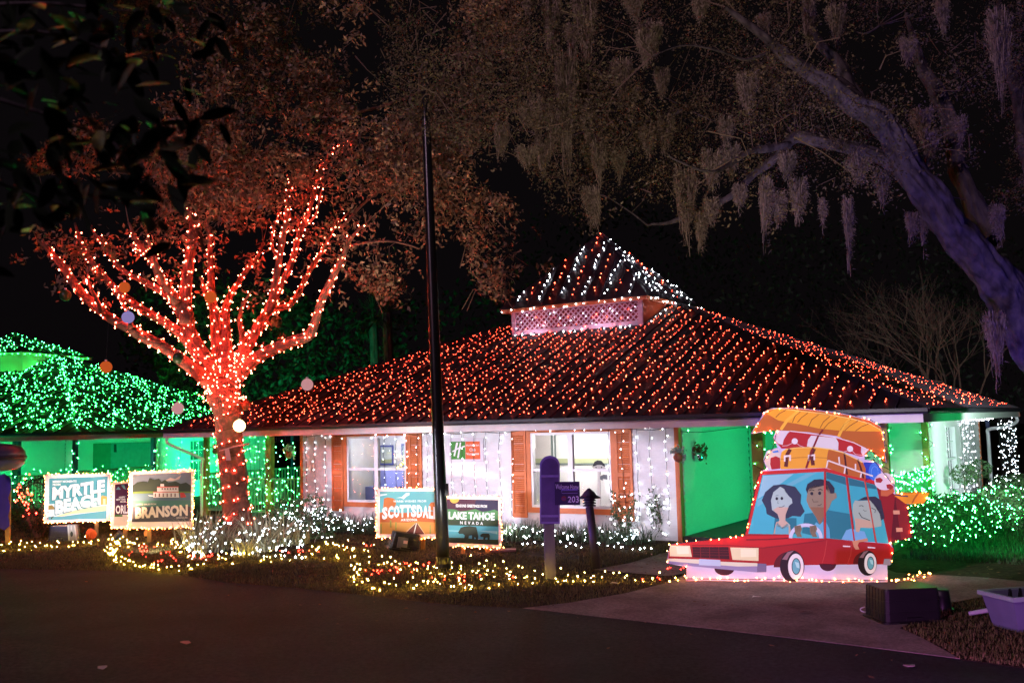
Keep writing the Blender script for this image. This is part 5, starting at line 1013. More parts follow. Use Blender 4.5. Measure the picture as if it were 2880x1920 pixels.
text('Welcome Home',Z3([(464,744),(648,748),(648,784),(464,784)]),pl,.0475,flat('C9C4EC'),pq,'lettering',.0); text('203',Z3([(562,842),(650,838),(650,892),(562,890)]),pl,.0475,flat('C9C4EC'),pq,'numerals',.01)
layer(pl,.0474,Z3([(510,786),(640,784),(640,789),(510,791)]),flat('6A58E0'),pq,'line'); layer(pl,.0474,Z3(stroke([(512,795),(640,793),(640,815),(514,817),(512,795)],2.5)),flat('8C86C8'),pq,'line'); layer(pl,.0474,Z3(ell(530,858,20,20)),flat('6E2A3A'),pq,'emblem'); layer(pl,.0484,Z3(ell(530,862,15,8)),flat('5A2A6A'),pq,'emblem')
# left edge: domed lamp and its post, plain violet board, tan stake
p=gnd(26,1532); o=thing('violet_board','plain violet board on a tan stake under the domed lamp at the left edge','signboard',p); pl=Plane(p,-.1)
mb=MB(); mb.prism([pl.pt(x,y,.02) for x,y in [(-30,1340),(12,1332),(30,1345),(30,1375),(22,1400),(28,1425),(22,1450),(26,1478),(12,1490),(-30,1470)]],tuple(-pl.n*.022)); mb.put('board',mat('violet_board2',(.07,.05,.40),.6,var=.1),o)
q0=pl.pt(24,1370,-.04); MB().box(q0.x-.05,q0.x+.05,q0.y-.02,q0.y+.04,0,q0.z).put('stake',mat('tan_timber',(.42,.25,.10),.8,0,.2),o)
p=gnd(-18,1545); c=Vector(at(-6,1290,p[1])); o=thing('post_lamp','big domed street lantern on a post at the left edge of the picture','street lamp',p); MB().tube([p,(p[0],p[1],c.z-.25)],.06,10).put('post',M['pole'],o)
MB().lathe([(.20,-.27),(.44,-.23),(.55,-.12),(.57,-.02)],tuple(c),24).put('lower_bowl',mat('lantern_glass',(.12,.15,.20),.25,0,.1),o,smooth=True); MB().lathe([(.59,-.02),(.60,.02),(.59,.06)],tuple(c),24).put('band',M['dark'],o); MB().lathe([(.575,.06),(.56,.16),(.47,.27),(.28,.33),(.06,.35)],tuple(c),24).put('dome',mat('lantern_dome',(.05,.055,.10),.28,0,.1),o,smooth=True)
# ------------------------------------------------------------------ sign on the wall
PW=type('PW',(),{})()
def _pt(px,py,off=0):
    u,z=onV(px,py,VW-.05-off); return Vector(W(u,VW-.05-off,z))
PW.pt=_pt; PW.n=-Vector((math.sin(YAW),math.cos(YAW),0)); S8=cv(5.113,960,1200)
o=MB(); o.prism([PW.pt(x,y,0) for x,y in S8([(1536,162),(2038,155),(2045,500),(1550,510)])],tuple(-PW.n*.025)); o=o.put('wall_sign',flat('DAD2DA'),None,PW.pt(*S8([(1790,505)])[0])); tag(o,'square green and orange club sign on the white wall above the bear sign','sign')
lw=lambda lv,h,q,n: layer(PW,.0015*lv+.001,S8(q),flat(h),o,n)
lw(1,'3E8E2E',[(1575,212),(1781,208),(1783,463),(1582,467)],'green_panel'); lw(1,'E2612A',[(1784,208),(1990,206),(1998,462),(1786,464)],'orange_panel')
for q in ([(1650,225),(1680,225),(1634,422),(1612,415)],[(1703,222),(1724,222),(1690,446),(1664,444)],[(1595,346),(1690,292),(1778,268),(1776,286),(1692,314),(1602,362)]): lw(2,'F0F0F0',q,'letter_h')
for t,q in (('Holiday Inn',[(1795,248),(1980,246),(1982,286),(1796,288)]),('Club',[(1842,306),(1930,304),(1932,348),(1842,350)]),('Vacations',[(1795,368),(1978,364),(1980,402),(1796,404)])): text(t,S8(q),PW,.005,flat('F0E6E0'),o,'lettering',.01)
# ------------------------------------------------------------------ things behind the lit windows
def room_pic(u,v,z,wd,hg,fr,inn,lab,face=1):
    mb=MB(W); mb.box(u-wd/2,u+wd/2,v-.03,v-.002,z-hg/2,z+hg/2); o=mb.put('picture_frame',flat(fr)); tag(o,lab,'picture'); MB(W).box(u-wd/2+.05,u+wd/2-.05,v-.034,v-.029,z-hg/2+.05,z+hg/2-.05).put('print',flat(inn),o); MB(W).box(u-wd/2+.05,u+wd/2-.05,v-.037,v-.033,z-hg/2+.05,z-hg/2+.16).put('print_band',flat('A9B08A'),o)
yb=VW+2.1
def bp(px,py,v): u,z=onV(px,py,v); return u,z
u,z=-4.35,1.75; room_pic(u,yb,z,.5,.55,'5A62A0','CFD8D0','small framed print on the far wall, left half of the left window')
u,z=-3.55,1.75; room_pic(u,yb,z,.5,.62,'7A88B0','B9D2CC','framed pale print on the far wall, right half of the left window')
u,z=bp(1645,1261,yb); room_pic(u,yb,z,1.7,.80,'6E7A78','D8DAD6','wide framed print on the far wall of the brighter right window')
u,z=bp(1522,1256,yb); room_pic(u,yb,z,.7,.90,'6E7A78','DAD2CE','framed print cut by the left sash of the brighter right window')
v=VW+.55; o=MB(W); u,z=onV(1675,1385,v)
def wl(pts,v): return [W(*(lambda q:(q[0],v,q[1]))(onV(x,y,v))) for x,y in pts]
kid=thing('child_cutout','painted cutout of a black haired child peeking over the sash of the right window','cutout',W(u,v,.1))
mb=MB(); n_v=Vector(W(0,.02,0))-Vector(W(0,0,0)); mb.prism(wl(Z3([(765,642),(762,600),(775,575),(815,568),(850,580),(860,610),(857,642),(822,644),(822,930),(800,930),(800,644)]),v),tuple(n_v)); mb.put('board',flat('E0DAD2'),kid)
mb=MB(); mb.prism(wl(Z3([(760,600),(775,565),(800,552),(830,556),(858,585),(860,605),(830,590),(800,590),(775,600)]),v-.004),tuple(n_v*.1)); mb.put('hair',flat('1C1C22'),kid)
for x in (788,832):
    mb=MB(); mb.prism(wl(Z3(ell(x,609,5,6,10)),v-.006),tuple(n_v*.1)); mb.put('eye',flat('1C1C22'),kid)
mb=MB(); mb.prism(wl(Z3([(820,680),(850,665),(880,668),(880,710),(845,700),(840,715),(820,705)]),v-.004),tuple(n_v*.1)); mb.put('sleeve',flat('6A6A72'),kid)
mb=MB(W); mb.box(W1A-.2,W1A+.75,VW+.9,VW+1.5,.1,.95); mb.box(W1A-.25,W1A+.8,VW+1.3,VW+1.5,.8,1.4); o=mb.put('armchair',flat('8A92C4')); tag(o,'blue armchair inside the dimmer left window','armchair')
mb=MB(W); mb.box(W1A+1.2,W1B+.7,VW+.8,VW+1.7,.1,.95); o=mb.put('bed',flat('A9C4E4')); tag(o,'pale blue bed inside the dimmer left window','bed')
u0=W1B+.05; o=MB(W); V=[]; o.lathe([(.62,.95),(.30,1.45),(.42,1.45),(.16,1.85),(.02,2.1)],(0,0,0),14) if False else None
cx,cy_=W(u0-.2,VW+1.2)[:2]; o=MB().lathe([(.55,.5),(.34,1.0),(.44,1.0),(.22,1.45),(.30,1.45),(.02,1.95)],(cx,cy_,0),14).put('christmas_tree',flat('8CBF84')); tag(o,'pale green little tree inside the left window','christmas tree')
q=[W(u_,yb-.25,1.52+.05*math.sin(u_*7)) for u_ in np.linspace(W1A+.1,W1B+1.1,40)]; string(q,along(q,.11,.03),.014,M['b_warm'],'string of warm lights across the room inside the left window',cord=.006)
# ------------------------------------------------------------------ ornaments
def orb(px,py,Y,r,m,label,strg=True,group=None):
    c=at(px,py,Y); o=thing('ball_ornament',label,'ornament',(c[0],c[1],c[2]-r),group); n=10
    prof=[(max(.004,r*math.sin(math.pi*i/n)),-r*math.cos(math.pi*i/n)) for i in range(n+1)]
    MB().lathe(prof,c,20).put('ball',m,o,smooth=True); MB().lathe([(.03,r-.01),(.03,r+.035)],c,8).put('hook',M['white'],o)
    if strg: MB().tube([(c[0],c[1],c[2]+r),(c[0]+.03,c[1]+.1,c[2]+r+1.3)],.0022,3).put('wire',M['cord'],o)
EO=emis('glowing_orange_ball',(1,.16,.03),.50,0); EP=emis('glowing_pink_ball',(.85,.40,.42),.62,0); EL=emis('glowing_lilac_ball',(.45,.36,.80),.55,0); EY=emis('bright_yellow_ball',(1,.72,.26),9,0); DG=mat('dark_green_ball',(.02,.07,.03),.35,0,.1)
BR_=mat('brown_ball',(.22,.07,.03),.4,0,.1)
for x,y,dy,m,lab in ((592,835,-1.2,EO,'glowing orange ball hanging in front of the middle limbs'),(298,1032,-.8,EO,'glowing orange ball hanging over the green roof slope'),(350,808,.8,EO,'orange ball half hidden behind the second left limb'),(360,892,-1.4,EL,'lilac ball hanging on the lowest left limb'),(500,1148,-.8,EP,'pink ball hanging below the lowest left limb, over the green roof edge'),(864,1081,-1,EP,'pink ball hanging at the left edge of the red lit roof'),(673,1197,-.75,EY,'blazing yellow ball lamp on the trunk at eave height'),(184,830,0,DG,'dark green ball hanging at the far left limb'),(502,1005,-1.3,DG,'dark green ball in front of the lowest left limb near the fork'),(778,903,.6,DG,'dark green ball hanging under the tall right limb'),(690,1138,.1,BR_,'brown ball on the right side of the trunk under the fork')):
    orb(x,y,YT+dy,.145,m,lab)
def bow_ball(pos,r,lab,m,bm):
    c=pos; o=thing('bow_ornament',lab,'ornament',(c[0],c[1],c[2]-r)); n=8; prof=[(max(.004,r*math.sin(math.pi*i/n)),-r*math.cos(math.pi*i/n)) for i in range(n+1)]
    MB().lathe(prof,c,16).put('ball',m,o,smooth=True)
    P=np.array([c[0],c[1],c[2]+r*1.35])+rng.normal(0,1,(90,3))*[r*.75,r*.4,r*.45]; Q=np.array([c[0]+r*1.1,c[1],c[2]+r*.2])+rng.normal(0,1,(26,3))*[r*.18,r*.2,r*.6]
    leaves(np.concatenate([P,Q]),r*.75,bm,'bow',o,aspect=.5)['kind']='stuff'
CH=mat('mirror_ball',(.75,.78,.8),.12,1,.1); RB_=mat('red_gold_ribbon',(.30,.09,.04),.5,0,.3)
# pixel 1966,1280 lies on the green side wall
v_,z_=onU(1966,1283,UJ+.14); bow_ball(W(UJ+.14,v_,z_),.115,'mirrored ball with a red and gold bow on the green wall',CH,RB_)
u_,z_=onV(1907,1286,VW-.16); bow_ball(W(u_,VW-.16,z_),.10,'coral ball with a silvery bow on the orange door trim',mat('coral_ball',(.45,.16,.10),.4,0,.1),mat('silver_tulle',(.45,.55,.52),.8,0,.2))
u_,z_=onV(812,1278,VW-.1); bow_ball(W(u_,VW-.1,z_),.11,'copper ball with a white bow beside the left porch',mat('copper_ball',(.42,.17,.07),.4,0,.1),mat('white_tulle',(.7,.78,.75),.8,0,.1))
u_,z_=onV(606,1268,VW-.1); bow_ball(W(u_,VW-.1,z_),.09,'bronze ball hanging just left of the trunk on the left porch',BR_,RB_)
# potted plant on the green porch
c=W(UR-1.3,VB-1.0,.12); o=thing('potted_plant','dark potted plant on the green porch behind the rail','plant',c); MB().lathe([(.14,0),(.2,.4),(.21,.42)],c,12).put('pot',M['dark'],o); P=np.array(c)+np.array([0,0,.95])+rng.normal(0,1,(220,3))*[.22,.22,.26]; leaves(P,.14,M['shrub'],'foliage',o)
# ------------------------------------------------------------------ tubs, bin, lamps lying about
def tub(p,wx,wy,h,yaw,tilt,label,m,name='plastic_tub',ribs=6,taper=.86,cat='plastic tub'):
    o=thing(name,label,cat,p); M_=Matrix.Translation(Vector(p))@Matrix.Rotation(yaw,4,'Z')@Matrix.Rotation(tilt,4,'Y'); X=lambda x,y,z: tuple(M_@Vector((x,y,z)))
    def ringp(sx,sy,z,r=.06,n=5):
        L=[]
        for cx,cy_,a0 in ((sx-r,sy-r,0),(-sx+r,sy-r,90),(-sx+r,-sy+r,180),(sx-r,-sy+r,270)):
            for k in range(n): a=R(a0+90*k/(n-1)); L.append((cx+r*math.cos(a),cy_+r*math.sin(a),z))
        return L
    mb=MB(X); V=[];Fc=[]; zs=[(1,0),(.985,h*.06),(taper+.02,h*.93),(taper,h)]
    for s,z in zs: V+=ringp(wx/2*s,wy/2*s,z)
    n=20
    for j in range(len(zs)-1): Fc+=[(j*n+i,j*n+(i+1)%n,(j+1)*n+(i+1)%n,(j+1)*n+i) for i in range(n)]
    Fc+=[tuple(range(n))[::-1],tuple(range(3*n,4*n))]; mb.add(V,Fc); body=mb.put('body',m,o)
    rm=MB(X); a=ringp(wx/2+.025,wy/2+.025,0); b=ringp(wx/2+.025,wy/2+.025,.035); rm.add(a+b,[tuple(range(20))[::-1],tuple(range(20,40))]+[(i,(i+1)%20,20+(i+1)%20,20+i) for i in range(20)]); rm.put('rim',m,o)
    for i in range(ribs):
        y=-wy/2*.7+wy*.7*i/(ribs-1); r_=MB(X); r_.prism([(-wx/2,y-.012,.05),(-wx/2-.012,y,.05),(-wx/2,y+.012,.05)],(wx/2*(1-taper)*.9,0,h*.86)); r_.put('rib',m,o)
    for z_ in (.30,.62):
        bd=MB(X); k_=1-(1-taper)*z_; a=ringp(wx/2*k_+.006,wy/2*k_+.006,h*z_); b=ringp(wx/2*k_+.006,wy/2*k_+.006,h*z_+.018); bd.add(a+b,[tuple(range(20))[::-1],tuple(range(20,40))]+[(i,(i+1)%20,20+(i+1)%20,20+i) for i in range(20)]); bd.put('band',m,o)
    for sy in (-1,1): MB(X).box(-.09,.09,sy*(wy/2+.02)-.02,sy*(wy/2+.02)+.02,.045,.085).put('handle',m,o)
    return o,X
p=gnd(2540,1742); tub(p,.74,.56,.42,.10,0,'big dark upturned plastic tub on the driveway edge',mat('charcoal_tub',(.008,.0078,.009),.42,0,.15),taper=.93)
p2=gnd(2462,1728); MB().tube(smooth_path([(p2[0]+.1,p2[1],.02),(p2[0]-.16,p2[1]-.05,.05),(p2[0]-.17,p2[1],.09),(p2[0]+.08,p2[1]+.05,.12)],4),.008,5).put('x',M['white'],None).name='wire_loop'; tag(bpy.data.objects['wire_loop'],'thin wire loop sticking out left of the big dark tub','wire')
p=gnd(2650,1715); o=thing('small_bucket','small dark bucket upturned right of the big tub','bucket',p); MB().lathe([(.125,0),(.12,.02),(.095,.25),(.085,.26)],p,18).put('body',M['black'],o,smooth=True); MB().lathe([(.135,0),(.135,.025)],p,18).put('rim',M['black'],o)
mt=mat('clear_lilac_plastic',(.17,.18,.30),.32,0,.08); p=gnd(2925,1778)
o=thing('storage_bin','open clear storage bin glowing lilac at the right edge, a white pipe poking out','storage bin',p)
BX=lambda x,y,z:(p[0]+x*.97-y*.22+.02,p[1]+x*.22+y*.97+.25,z)
wl_=MB(BX); h=.40
def fr_(z): k=.78+.22*z/h; return [(-.42*k,-.27*k,z),(.42*k,-.27*k,z),(.42*k,.27*k,z),(-.42*k,.27*k,z)]
lo,hi=fr_(0),fr_(h); lo2=[(x*.97,y*.96,z+.01) for x,y,z in lo]; hi2=[(x*.97,y*.96,z) for x,y,z in hi]
wl_.add(lo+hi+lo2+hi2,[(3,2,1,0)]+[(i,(i+1)%4,4+(i+1)%4,4+i) for i in range(4)]+[(8+(i+1)%4,8+i,12+i,12+(i+1)%4) for i in range(4)]+[(8,9,10,11)]+[(4+i,4+(i+1)%4,12+(i+1)%4,12+i) for i in range(4)]); wl_.put('body',mt,o)
rm=MB(BX); 
for a_,b_,c_,d_ in ((-.45,.45,-.30,-.265),(-.45,.45,.265,.30),(-.45,-.41,-.265,.265),(.41,.45,-.265,.265)): rm.box(a_,b_,c_,d_,h-.03,h+.02)
rm.put('rim',mat('clear_rim',(.30,.42,.42),.35,0,.05),o); MB(BX).box(-.12,.12,-.315,-.301,h-.10,h+.01).put('handle',flat('1F3FAE'),o)
cbl=thing('cable_coil','dark cable coiled inside the lilac storage bin','cable',BX(-.1,0,.25))
for i in range(5): 
    x=-.3+i*.14; MB(BX).tube([(x,-.1,.25),(x+.1,.05,.44),(x+.16,.15,.3)],.018,5).put('loop',M['black'],cbl)
a_=gnd(2738,1735); q0=at(2728,1724,a_[1]-.05); q1=(q0[0]+.62,q0[1]+.16,q0[2]+.05); mb=MB(); mb.tube([q0,q1],.028,12,False); mb.tube([q1,q0],.020,12,False); o=mb.put('pipe',mat('white_pvc',(.62,.62,.72),.4,0,.05)); tag(o,'white plastic pipe poking out left of the lilac storage bin','pipe')
# tubs on the lawn
p=gnd(1128,1556); o,X=tub((p[0],p[1]+.35,.02),.62,.42,.36,.25,0.20,'black plastic tub lying tilted on the lawn in front of the desert sign',M['black'],ribs=3)
MB(X).box(-.17,.03,-.242,-.195,.06,.27).put('latch_plate',mat('grey_plastic',(.10,.09,.09),.5,0,.2),o); MB(X).box(-.06,.02,-.25,-.243,.16,.22).put('sticker',flat('C9A0A0'),o)
p=gnd(165,1524); o,X=tub((p[0],p[1]+.3,0),.62,.46,.36,-.06,0,'dark blue plastic tub standing under the left end of the MYRTLE BEACH sign',mat('blue_black_tub',(.03,.03,.07),.4,0,.15),ribs=3)
p=gnd(204,1524); o=thing('grey_crate','grey ribbed end panel with an oval handle hole beside the dark blue tub','crate',p); pl=Plane((p[0],p[1]-.02,0),.05); c=cv(5.227,110,1310)
mb=MB(); mb.prism([pl.pt(x,y,0) for x,y in c([(412,862),(532,862),(565,1096),(428,1100)])],tuple(-pl.n*.12)); mb.put('panel',mat('grey_panel',(.30,.28,.30),.5,0,.1),o); layer(pl,.004,c(ell(478,998,20,38)),M['dark'],o,'handle_hole')
for q in ([(425,870),(440,1090)],[(520,868),(548,1090)],[(470,868),(472,940)]): layer(pl,.012,c(stroke(q,14)),mat('pale_rib',(.5,.48,.5),.5,0,.05),o,'rib',.01)
p=gnd(253,1520); o=thing('flood_can','round orange fronted floodlight can under the right end of the MYRTLE BEACH sign','floodlight',p); MB().tube([(p[0]-.10,p[1]+.1,.14),(p[0]+.0,p[1],.15)],[.09,.15],14).put('can',M['black'],o); MB().tube([(p[0]+.0,p[1],.15),(p[0]+.09,p[1]-.03,.15)],[.148,.11],14).put('lens_hood',flat('D8602A'),o)
p=gnd(330,1524); o=thing('spot_can','small black spotlight tipped up in front of the purple sign','spotlight',p); MB().tube([(p[0]-.05,p[1],.10),(p[0]+.08,p[1],.22)],[.06,.085],12).put('can',M['black'],o); MB().tube([(p[0]-.04,p[1],0),(p[0]-.02,p[1],.13)],.02,6).put('bracket',M['black'],o)
p=gnd(412,1512); o=thing('ground_flood','small glowing orange lamp on the stake of the BRANSON sign','lamp',p); MB().lathe([(.05,.05),(.065,.12),(.03,.2)],p,10).put('shade',emis('orange_lamp',(1,.3,.06),.9,0),o); MB().lathe([(.03,0),(.03,.05)],p,8).put('stem',M['black'],o)
for (x,y,lab) in ((1420,1553,'flat pale flood lamp lying on the grass right of the bear sign'),):
    p=gnd(x,y); mb=MB(); mb.box(p[0]-.28,p[0]+.22,p[1]-.08,p[1]+.2,.02,.06); o=mb.put('ground_lamp',mat('dull_red_plate',(.22,.10,.09),.6,0,.2)); tag(o,lab,'lamp')
# litter
for (x,y,lab,m) in ((520,1808,'crumpled pale leaf on the dark asphalt','C09080'),(288,1877,'pale scrap lying near the bottom left corner of the road','B9B0A8'),(1728,1640,'white scrap on the grass near the plaque post','C9C9C0'),(2125,1677,'white scrap on the driveway before the painted car','D0C4C4'),(2268,1720,'small dark leaf on the driveway','4A2A22'),(2560,1870,'pale speck on the asphalt near the right','9A8A88')):
    p=gnd(x,y,.035); mb=MB(); n=6; Q=[(p[0]+.075*math.cos(k*6.28/n)*random.uniform(.6,1.1),p[1]+.05*math.sin(k*6.28/n),p[2]+random.uniform(-.01,.02)) for k in range(n)]; mb.prism(Q,(0,0,.004)); tag(mb.put('fallen_leaf',flat(m)),lab,'litter')
# ------------------------------------------------------------------ planting
def clump(px,py,h,n,wd,m,label,group,name,lean=.8,r=.16,cat='plant'):
    p=gnd(px,py); o=thing(name,label,cat,p,group); rt=np.array(p)+rng.normal(0,1,(n,3))*[r,r,0]; az=np.arctan2(rt[:,1]-p[1],rt[:,0]-p[0])+rng.normal(0,.7,n)
    blades(rt,h,wd,m,'leaf_blades',o,lean=lean,seg=5,az=az)['kind']='stuff'; return o,p
for i,(x,y,h) in enumerate(((545,1535,.75),(600,1512,.7),(630,1548,.62),(715,1512,.62),(735,1552,.85),(790,1535,.75),(690,1562,.55),(835,1532,.5),(575,1556,.5))):
    clump(x,y,h,70,.030,M['flax'],['tall spiky flax clump at the left end of the white lit bed', 'spiky flax clump behind, left of the trunk', 'spiky flax clump in front of the trunk, left side', 'spiky flax clump just right of the trunk', 'tallest spiky flax clump, front right of the trunk', 'spiky flax clump at the right of the white lit bed', 'low flax clump at the front middle of the white lit bed', 'small flax clump at the far right end of the white lit bed', 'small flax clump at the front left of the white lit bed'][i],'spiky flax clumps round the shade tree','flax_plant',1.0,.13)
P=[]
for i in range(230):
    x=rng.uniform(515,860); y=rng.uniform(1500,1572); g=gnd(x,y); P.append((g[0],g[1],rng.uniform(.04,.45)*(1 if rng.random()<.6 else .3)))
P=np.array(P); P=P[np.argsort(P[:,0]+.4*np.sin(P[:,1]*9))]; string(P,P,.019,M['b_white'],'tangle of white lights thrown over the spiky flax clumps',cord=.003)
k=0
for u in np.arange(-5.5,4.7,.42):
    for v in (-7.55,-7.95,-8.35):
        uu,vv=u+rng.uniform(-.15,.15),v+rng.uniform(-.1,.1)
        if uu>2.6 and vv<-8.1: continue
        p=W(uu,vv); o=thing('liriope_plant','dark grassy border plant '+('left of the desert sign' if uu<-3.2 else 'behind the desert sign' if uu<-.6 else 'behind the bear sign' if uu<1.9 else 'between bear sign and path light')+' at the wall foot','plant',p,'grassy border plants along the wall'); n=58
        rt=np.array(p)+rng.normal(0,1,(n,3))*[.09,.09,0]; blades(rt,.42 if v>-8.2 else .34,.014,M['liriope'],'leaf_blades',o,lean=.95,seg=4)['kind']='stuff'; k+=1
for q,(u0,u1,lab) in enumerate(((-5.5,-3.2,'white lights strewn over the border left of the desert sign'),(-3.2,-.6,'white lights strewn over the border behind the desert sign'),(-.6,1.9,'white lights strewn over the border behind the bear sign'),(1.9,4.9,'white lights strewn over the border between bear sign and path light'))):
    n=66 if q!=2 else 80; P=np.array([W(rng.uniform(u0,u1),rng.uniform(-8.5,-7.35),rng.uniform(.03,.30)) for _ in range(n)]); P=P[np.argsort(P[:,0]+.3*np.sin(P[:,1]*11))]; string(P,P,.017,M['b_white'],lab,cord=.003)
P=np.array([W(u,-8.75+.1*math.sin(u*2),.06) for u in np.linspace(2.4,5.6,30)]); string(P,along(P,.16,.03),.017,M['b_white'],'straight run of white lights along the mulch edge to the doorway',cord=.005)
def rose(px,py,h,lab):
    b=Vector(gnd(px,py)); o=thing('rose_bush',lab,'shrub',b); t=MB(); P=[]
    for k in range(9):
        a=rng.uniform(0,6.28); e=b+Vector((math.cos(a)*.30,math.sin(a)*.25,h*rng.uniform(.55,1.0))); m_=b+(e-b)*.5+Vector((rng.uniform(-.06,.06),0,0)); t.tube([b,m_,e],[.012,.009,.004],4,False)
        for s in np.linspace(.35,1.0,14): P.append(tuple(b+(e-b)*s+Vector(rng.normal(0,.055,3))))
    t.put('stem',M['twig'],o); P=np.repeat(np.array(P),3,0)+rng.normal(0,.03,(len(P)*3,3)); leaves(P,.065,M['shrub'],'foliage',o)
    Q=np.array(b)+np.stack([rng.uniform(-.3,.3,34),rng.uniform(-.25,.25,34),rng.uniform(.05,h*.95,34)],1); Q=Q[np.argsort(Q[:,2])]; string(Q,Q,.016,M['b_white'],'white lights wound through the '+lab.replace('rose ',''),cord=.003)
rose(1757,1522,1.05,'thin rose bush under the right orange shutter'); rose(1862,1520,1.15,'thin rose bush beside the orange door trim')
p=Vector(gnd(1886,1515)); tag(MB().lathe([(.005,0),(.05,.05),(.03,.1),(.005,.12)],(p.x,p.y,.40),8).put('rose_flower',flat('B02050')),'small red flower on the rose bush by the doorway','flower')
u_,z_=onV(868,1500,-7.6)
for x,y,hh,lab in ((868,1508,.95,'leafy shrub with white lights at the left corner of the white wall'),(800,1495,.8,'leafy shrub with white lights below the left porch railing'),(900,1515,.7,'small leafy shrub with white lights in front of the left wall corner')):
    p=gnd(x,y); bush('shrub',(p[0],p[1],hh*.5),.5,.45,hh*.55,700,.075,M['shrub'],lab)
    Q=np.array(p)+np.stack([rng.uniform(-.5,.5,28),rng.uniform(-.5,.1,28),rng.uniform(.05,hh,28)],1); Q=Q[np.argsort(Q[:,0])]; string(Q,Q,.0175,M['b_white'],'white lights scattered over the '+lab.replace(' with white lights',''),cord=.003)
# hedge of lit shrubs by the side wall
SH=[(9.95,-6.6,.5,.85,85,'lit shrub just right of the painted car board'),(10.15,-5.6,.62,.9,80,'lit shrub below the right porch railing'),(10.3,-4.5,.7,.78,70,'big lit shrub before the corner of the side wall'),(10.5,-3.3,.7,.62,60,'lit shrub under the narrow side window'),(10.6,-2.0,.7,.72,50,'lit shrub in the middle of the side wall row'),(10.7,-.6,.7,.72,50,'lit shrub under the white light curtain'),(10.7,.9,.7,.78,45,'far lit shrub near the end of the side wall'),(10.7,2.6,.8,.85,40,'farthest lit shrub at the back of the side wall row')]
for i,(u,v,r,h,nb,lab) in enumerate(SH):
    c=W(u,v,h*.5); bush('shrub',c,r,r,h*.62,1500,.085,M['shrub'],lab)
    dl=rng.normal(0,1,(nb*2,3)); dl/=np.linalg.norm(dl,axis=1)[:,None]; vd=np.array([-c[0],-c[1],0]); vd/=np.linalg.norm(vd); dl=dl[(dl@vd>-.25)&(dl[:,2]>-.6)][:nb]
    Q=np.array(c)+dl*np.array([r,r,h*.62])*1.04; Q=Q[np.argsort(np.round(Q[:,2]*5)*10+Q[:,0])]; Q[:,2]=np.maximum(Q[:,2],.04)
    string(Q,Q,.0165,M['b_wgreen'] if i<6 else M['b_white'],'net of pale lights over the '+lab.replace(' of the side wall row',' wall end'),cord=.0025)
for u,v,h,lab in ((10.0,-1.7,1.12,'small standard tree with a round head before the narrow side window'),(9.95,.9,1.1,'second small standard tree beside the light curtain')):
    c=W(u,v,h); bush('standard_tree',c,.33,.33,.26,420,.07,M['shrub'],lab,cat='tree',trunk=False); o=[x for x in bpy.data.objects if x.get('label')==lab][0]; MB().tube([(c[0],c[1],0),c],[.018,.012],5).put('trunk',M['twig'],o)
for u,v,r,h,lab in ((12.1,-4.3,.8,.6,'low dark shrub between the lit shrubs and the grass'),(12.6,-2.4,.9,.65,'second low dark shrub at the right edge')):
    c=W(u,v,h*.4); bush('shrub',c,r,r,h*.6,1000,.085,M['darkshrub'],lab)
# dark shrub at the left edge with red bulbs
p=gnd(80,1518); bush('shrub',(p[0],p[1]+.6,.75),.75,.6,.8,1500,.09,M['darkshrub'],'dark shrub with a cluster of red bulbs behind the left edge board')
c=at(68,1408,p[1]-.1); Q=np.array(c)+rng.normal(0,1,(34,3))*[.13,.05,.24]; Q=Q[np.argsort(Q[:,2])]; string(Q,Q,.026,M['b_deepred'],'cluster of red bulbs on the dark shrub at the left edge',cord=.004)
a_,b_=at(70,1440,24.6),at(108,1512,24.6); tag(MB().tube([a_,b_],[.05,.07],8).put('leaning_stem',M['twig']),'bare stem leaning beside the dark left shrub','branch')
# ------------------------------------------------------------------ lights lying in the grass
def ring(px,lab,m='b_warm',step=.16,jit=.055,r=.0105,lift=.075):
    q=smooth_path([gnd(x,y,lift) for x,y in px],5); string(q,along(q,step*.86,jit),r,M[m],lab,cord=.004)
ring([(-20,1538),(50,1540),(110,1535),(170,1530),(240,1524),(300,1518),(340,1526)],'string of warm lights along the grass at the far left',step=.13)
ring([(-20,1528),(60,1526),(130,1532),(200,1526),(270,1522)],'second string of warm lights along the grass at the far left',step=.2)
ring([(400,1520),(360,1522),(325,1532),(312,1548),(322,1566),(350,1580),(400,1588),(450,1596),(490,1600),(520,1596),(545,1588)],'loop of warm lights round the left of the red bulb cluster',step=.12)
ring([(545,1588),(590,1580),(640,1576),(700,1572),(760,1568),(820,1566)],'string of warm lights along the grass before the flax bed',step=.12)
ring([(340,1534),(400,1530),(470,1524),(505,1535),(512,1550),(540,1556),(620,1560),(700,1556),(790,1552)],'string of warm lights edging the flax bed',step=.15)
ring([(820,1566),(870,1560),(930,1562),(985,1566),(1045,1560)],'string of warm lights between the two grass loops',step=.15)
ring([(880,1545),(905,1535),(945,1528),(1000,1545),(1058,1540)],'short string of warm lights left of the tilted black tub',step=.14)
ring([(1010,1588),(992,1602),(1000,1622),(1030,1638),(1090,1650),(1150,1648),(1210,1640),(1280,1646),(1350,1644)],'loop of warm lights round the left of the street pole',step=.125)
ring([(1350,1644),(1430,1632),(1500,1626),(1570,1630),(1650,1624),(1720,1628),(1800,1622),(1880,1624),(1910,1618)],'string of warm lights running to the driveway past the plaque post',step=.125)
ring([(1010,1588),(1070,1578),(1140,1592),(1185,1604),(1210,1596),(1245,1608),(1275,1598),(1310,1612),(1360,1606),(1400,1602)],'string of warm lights at the foot of the street pole',step=.14)
ring([(1270,1580),(1330,1584),(1380,1588),(1440,1596),(1500,1600)],'string of warm lights in the grass under the bear sign',step=.15)
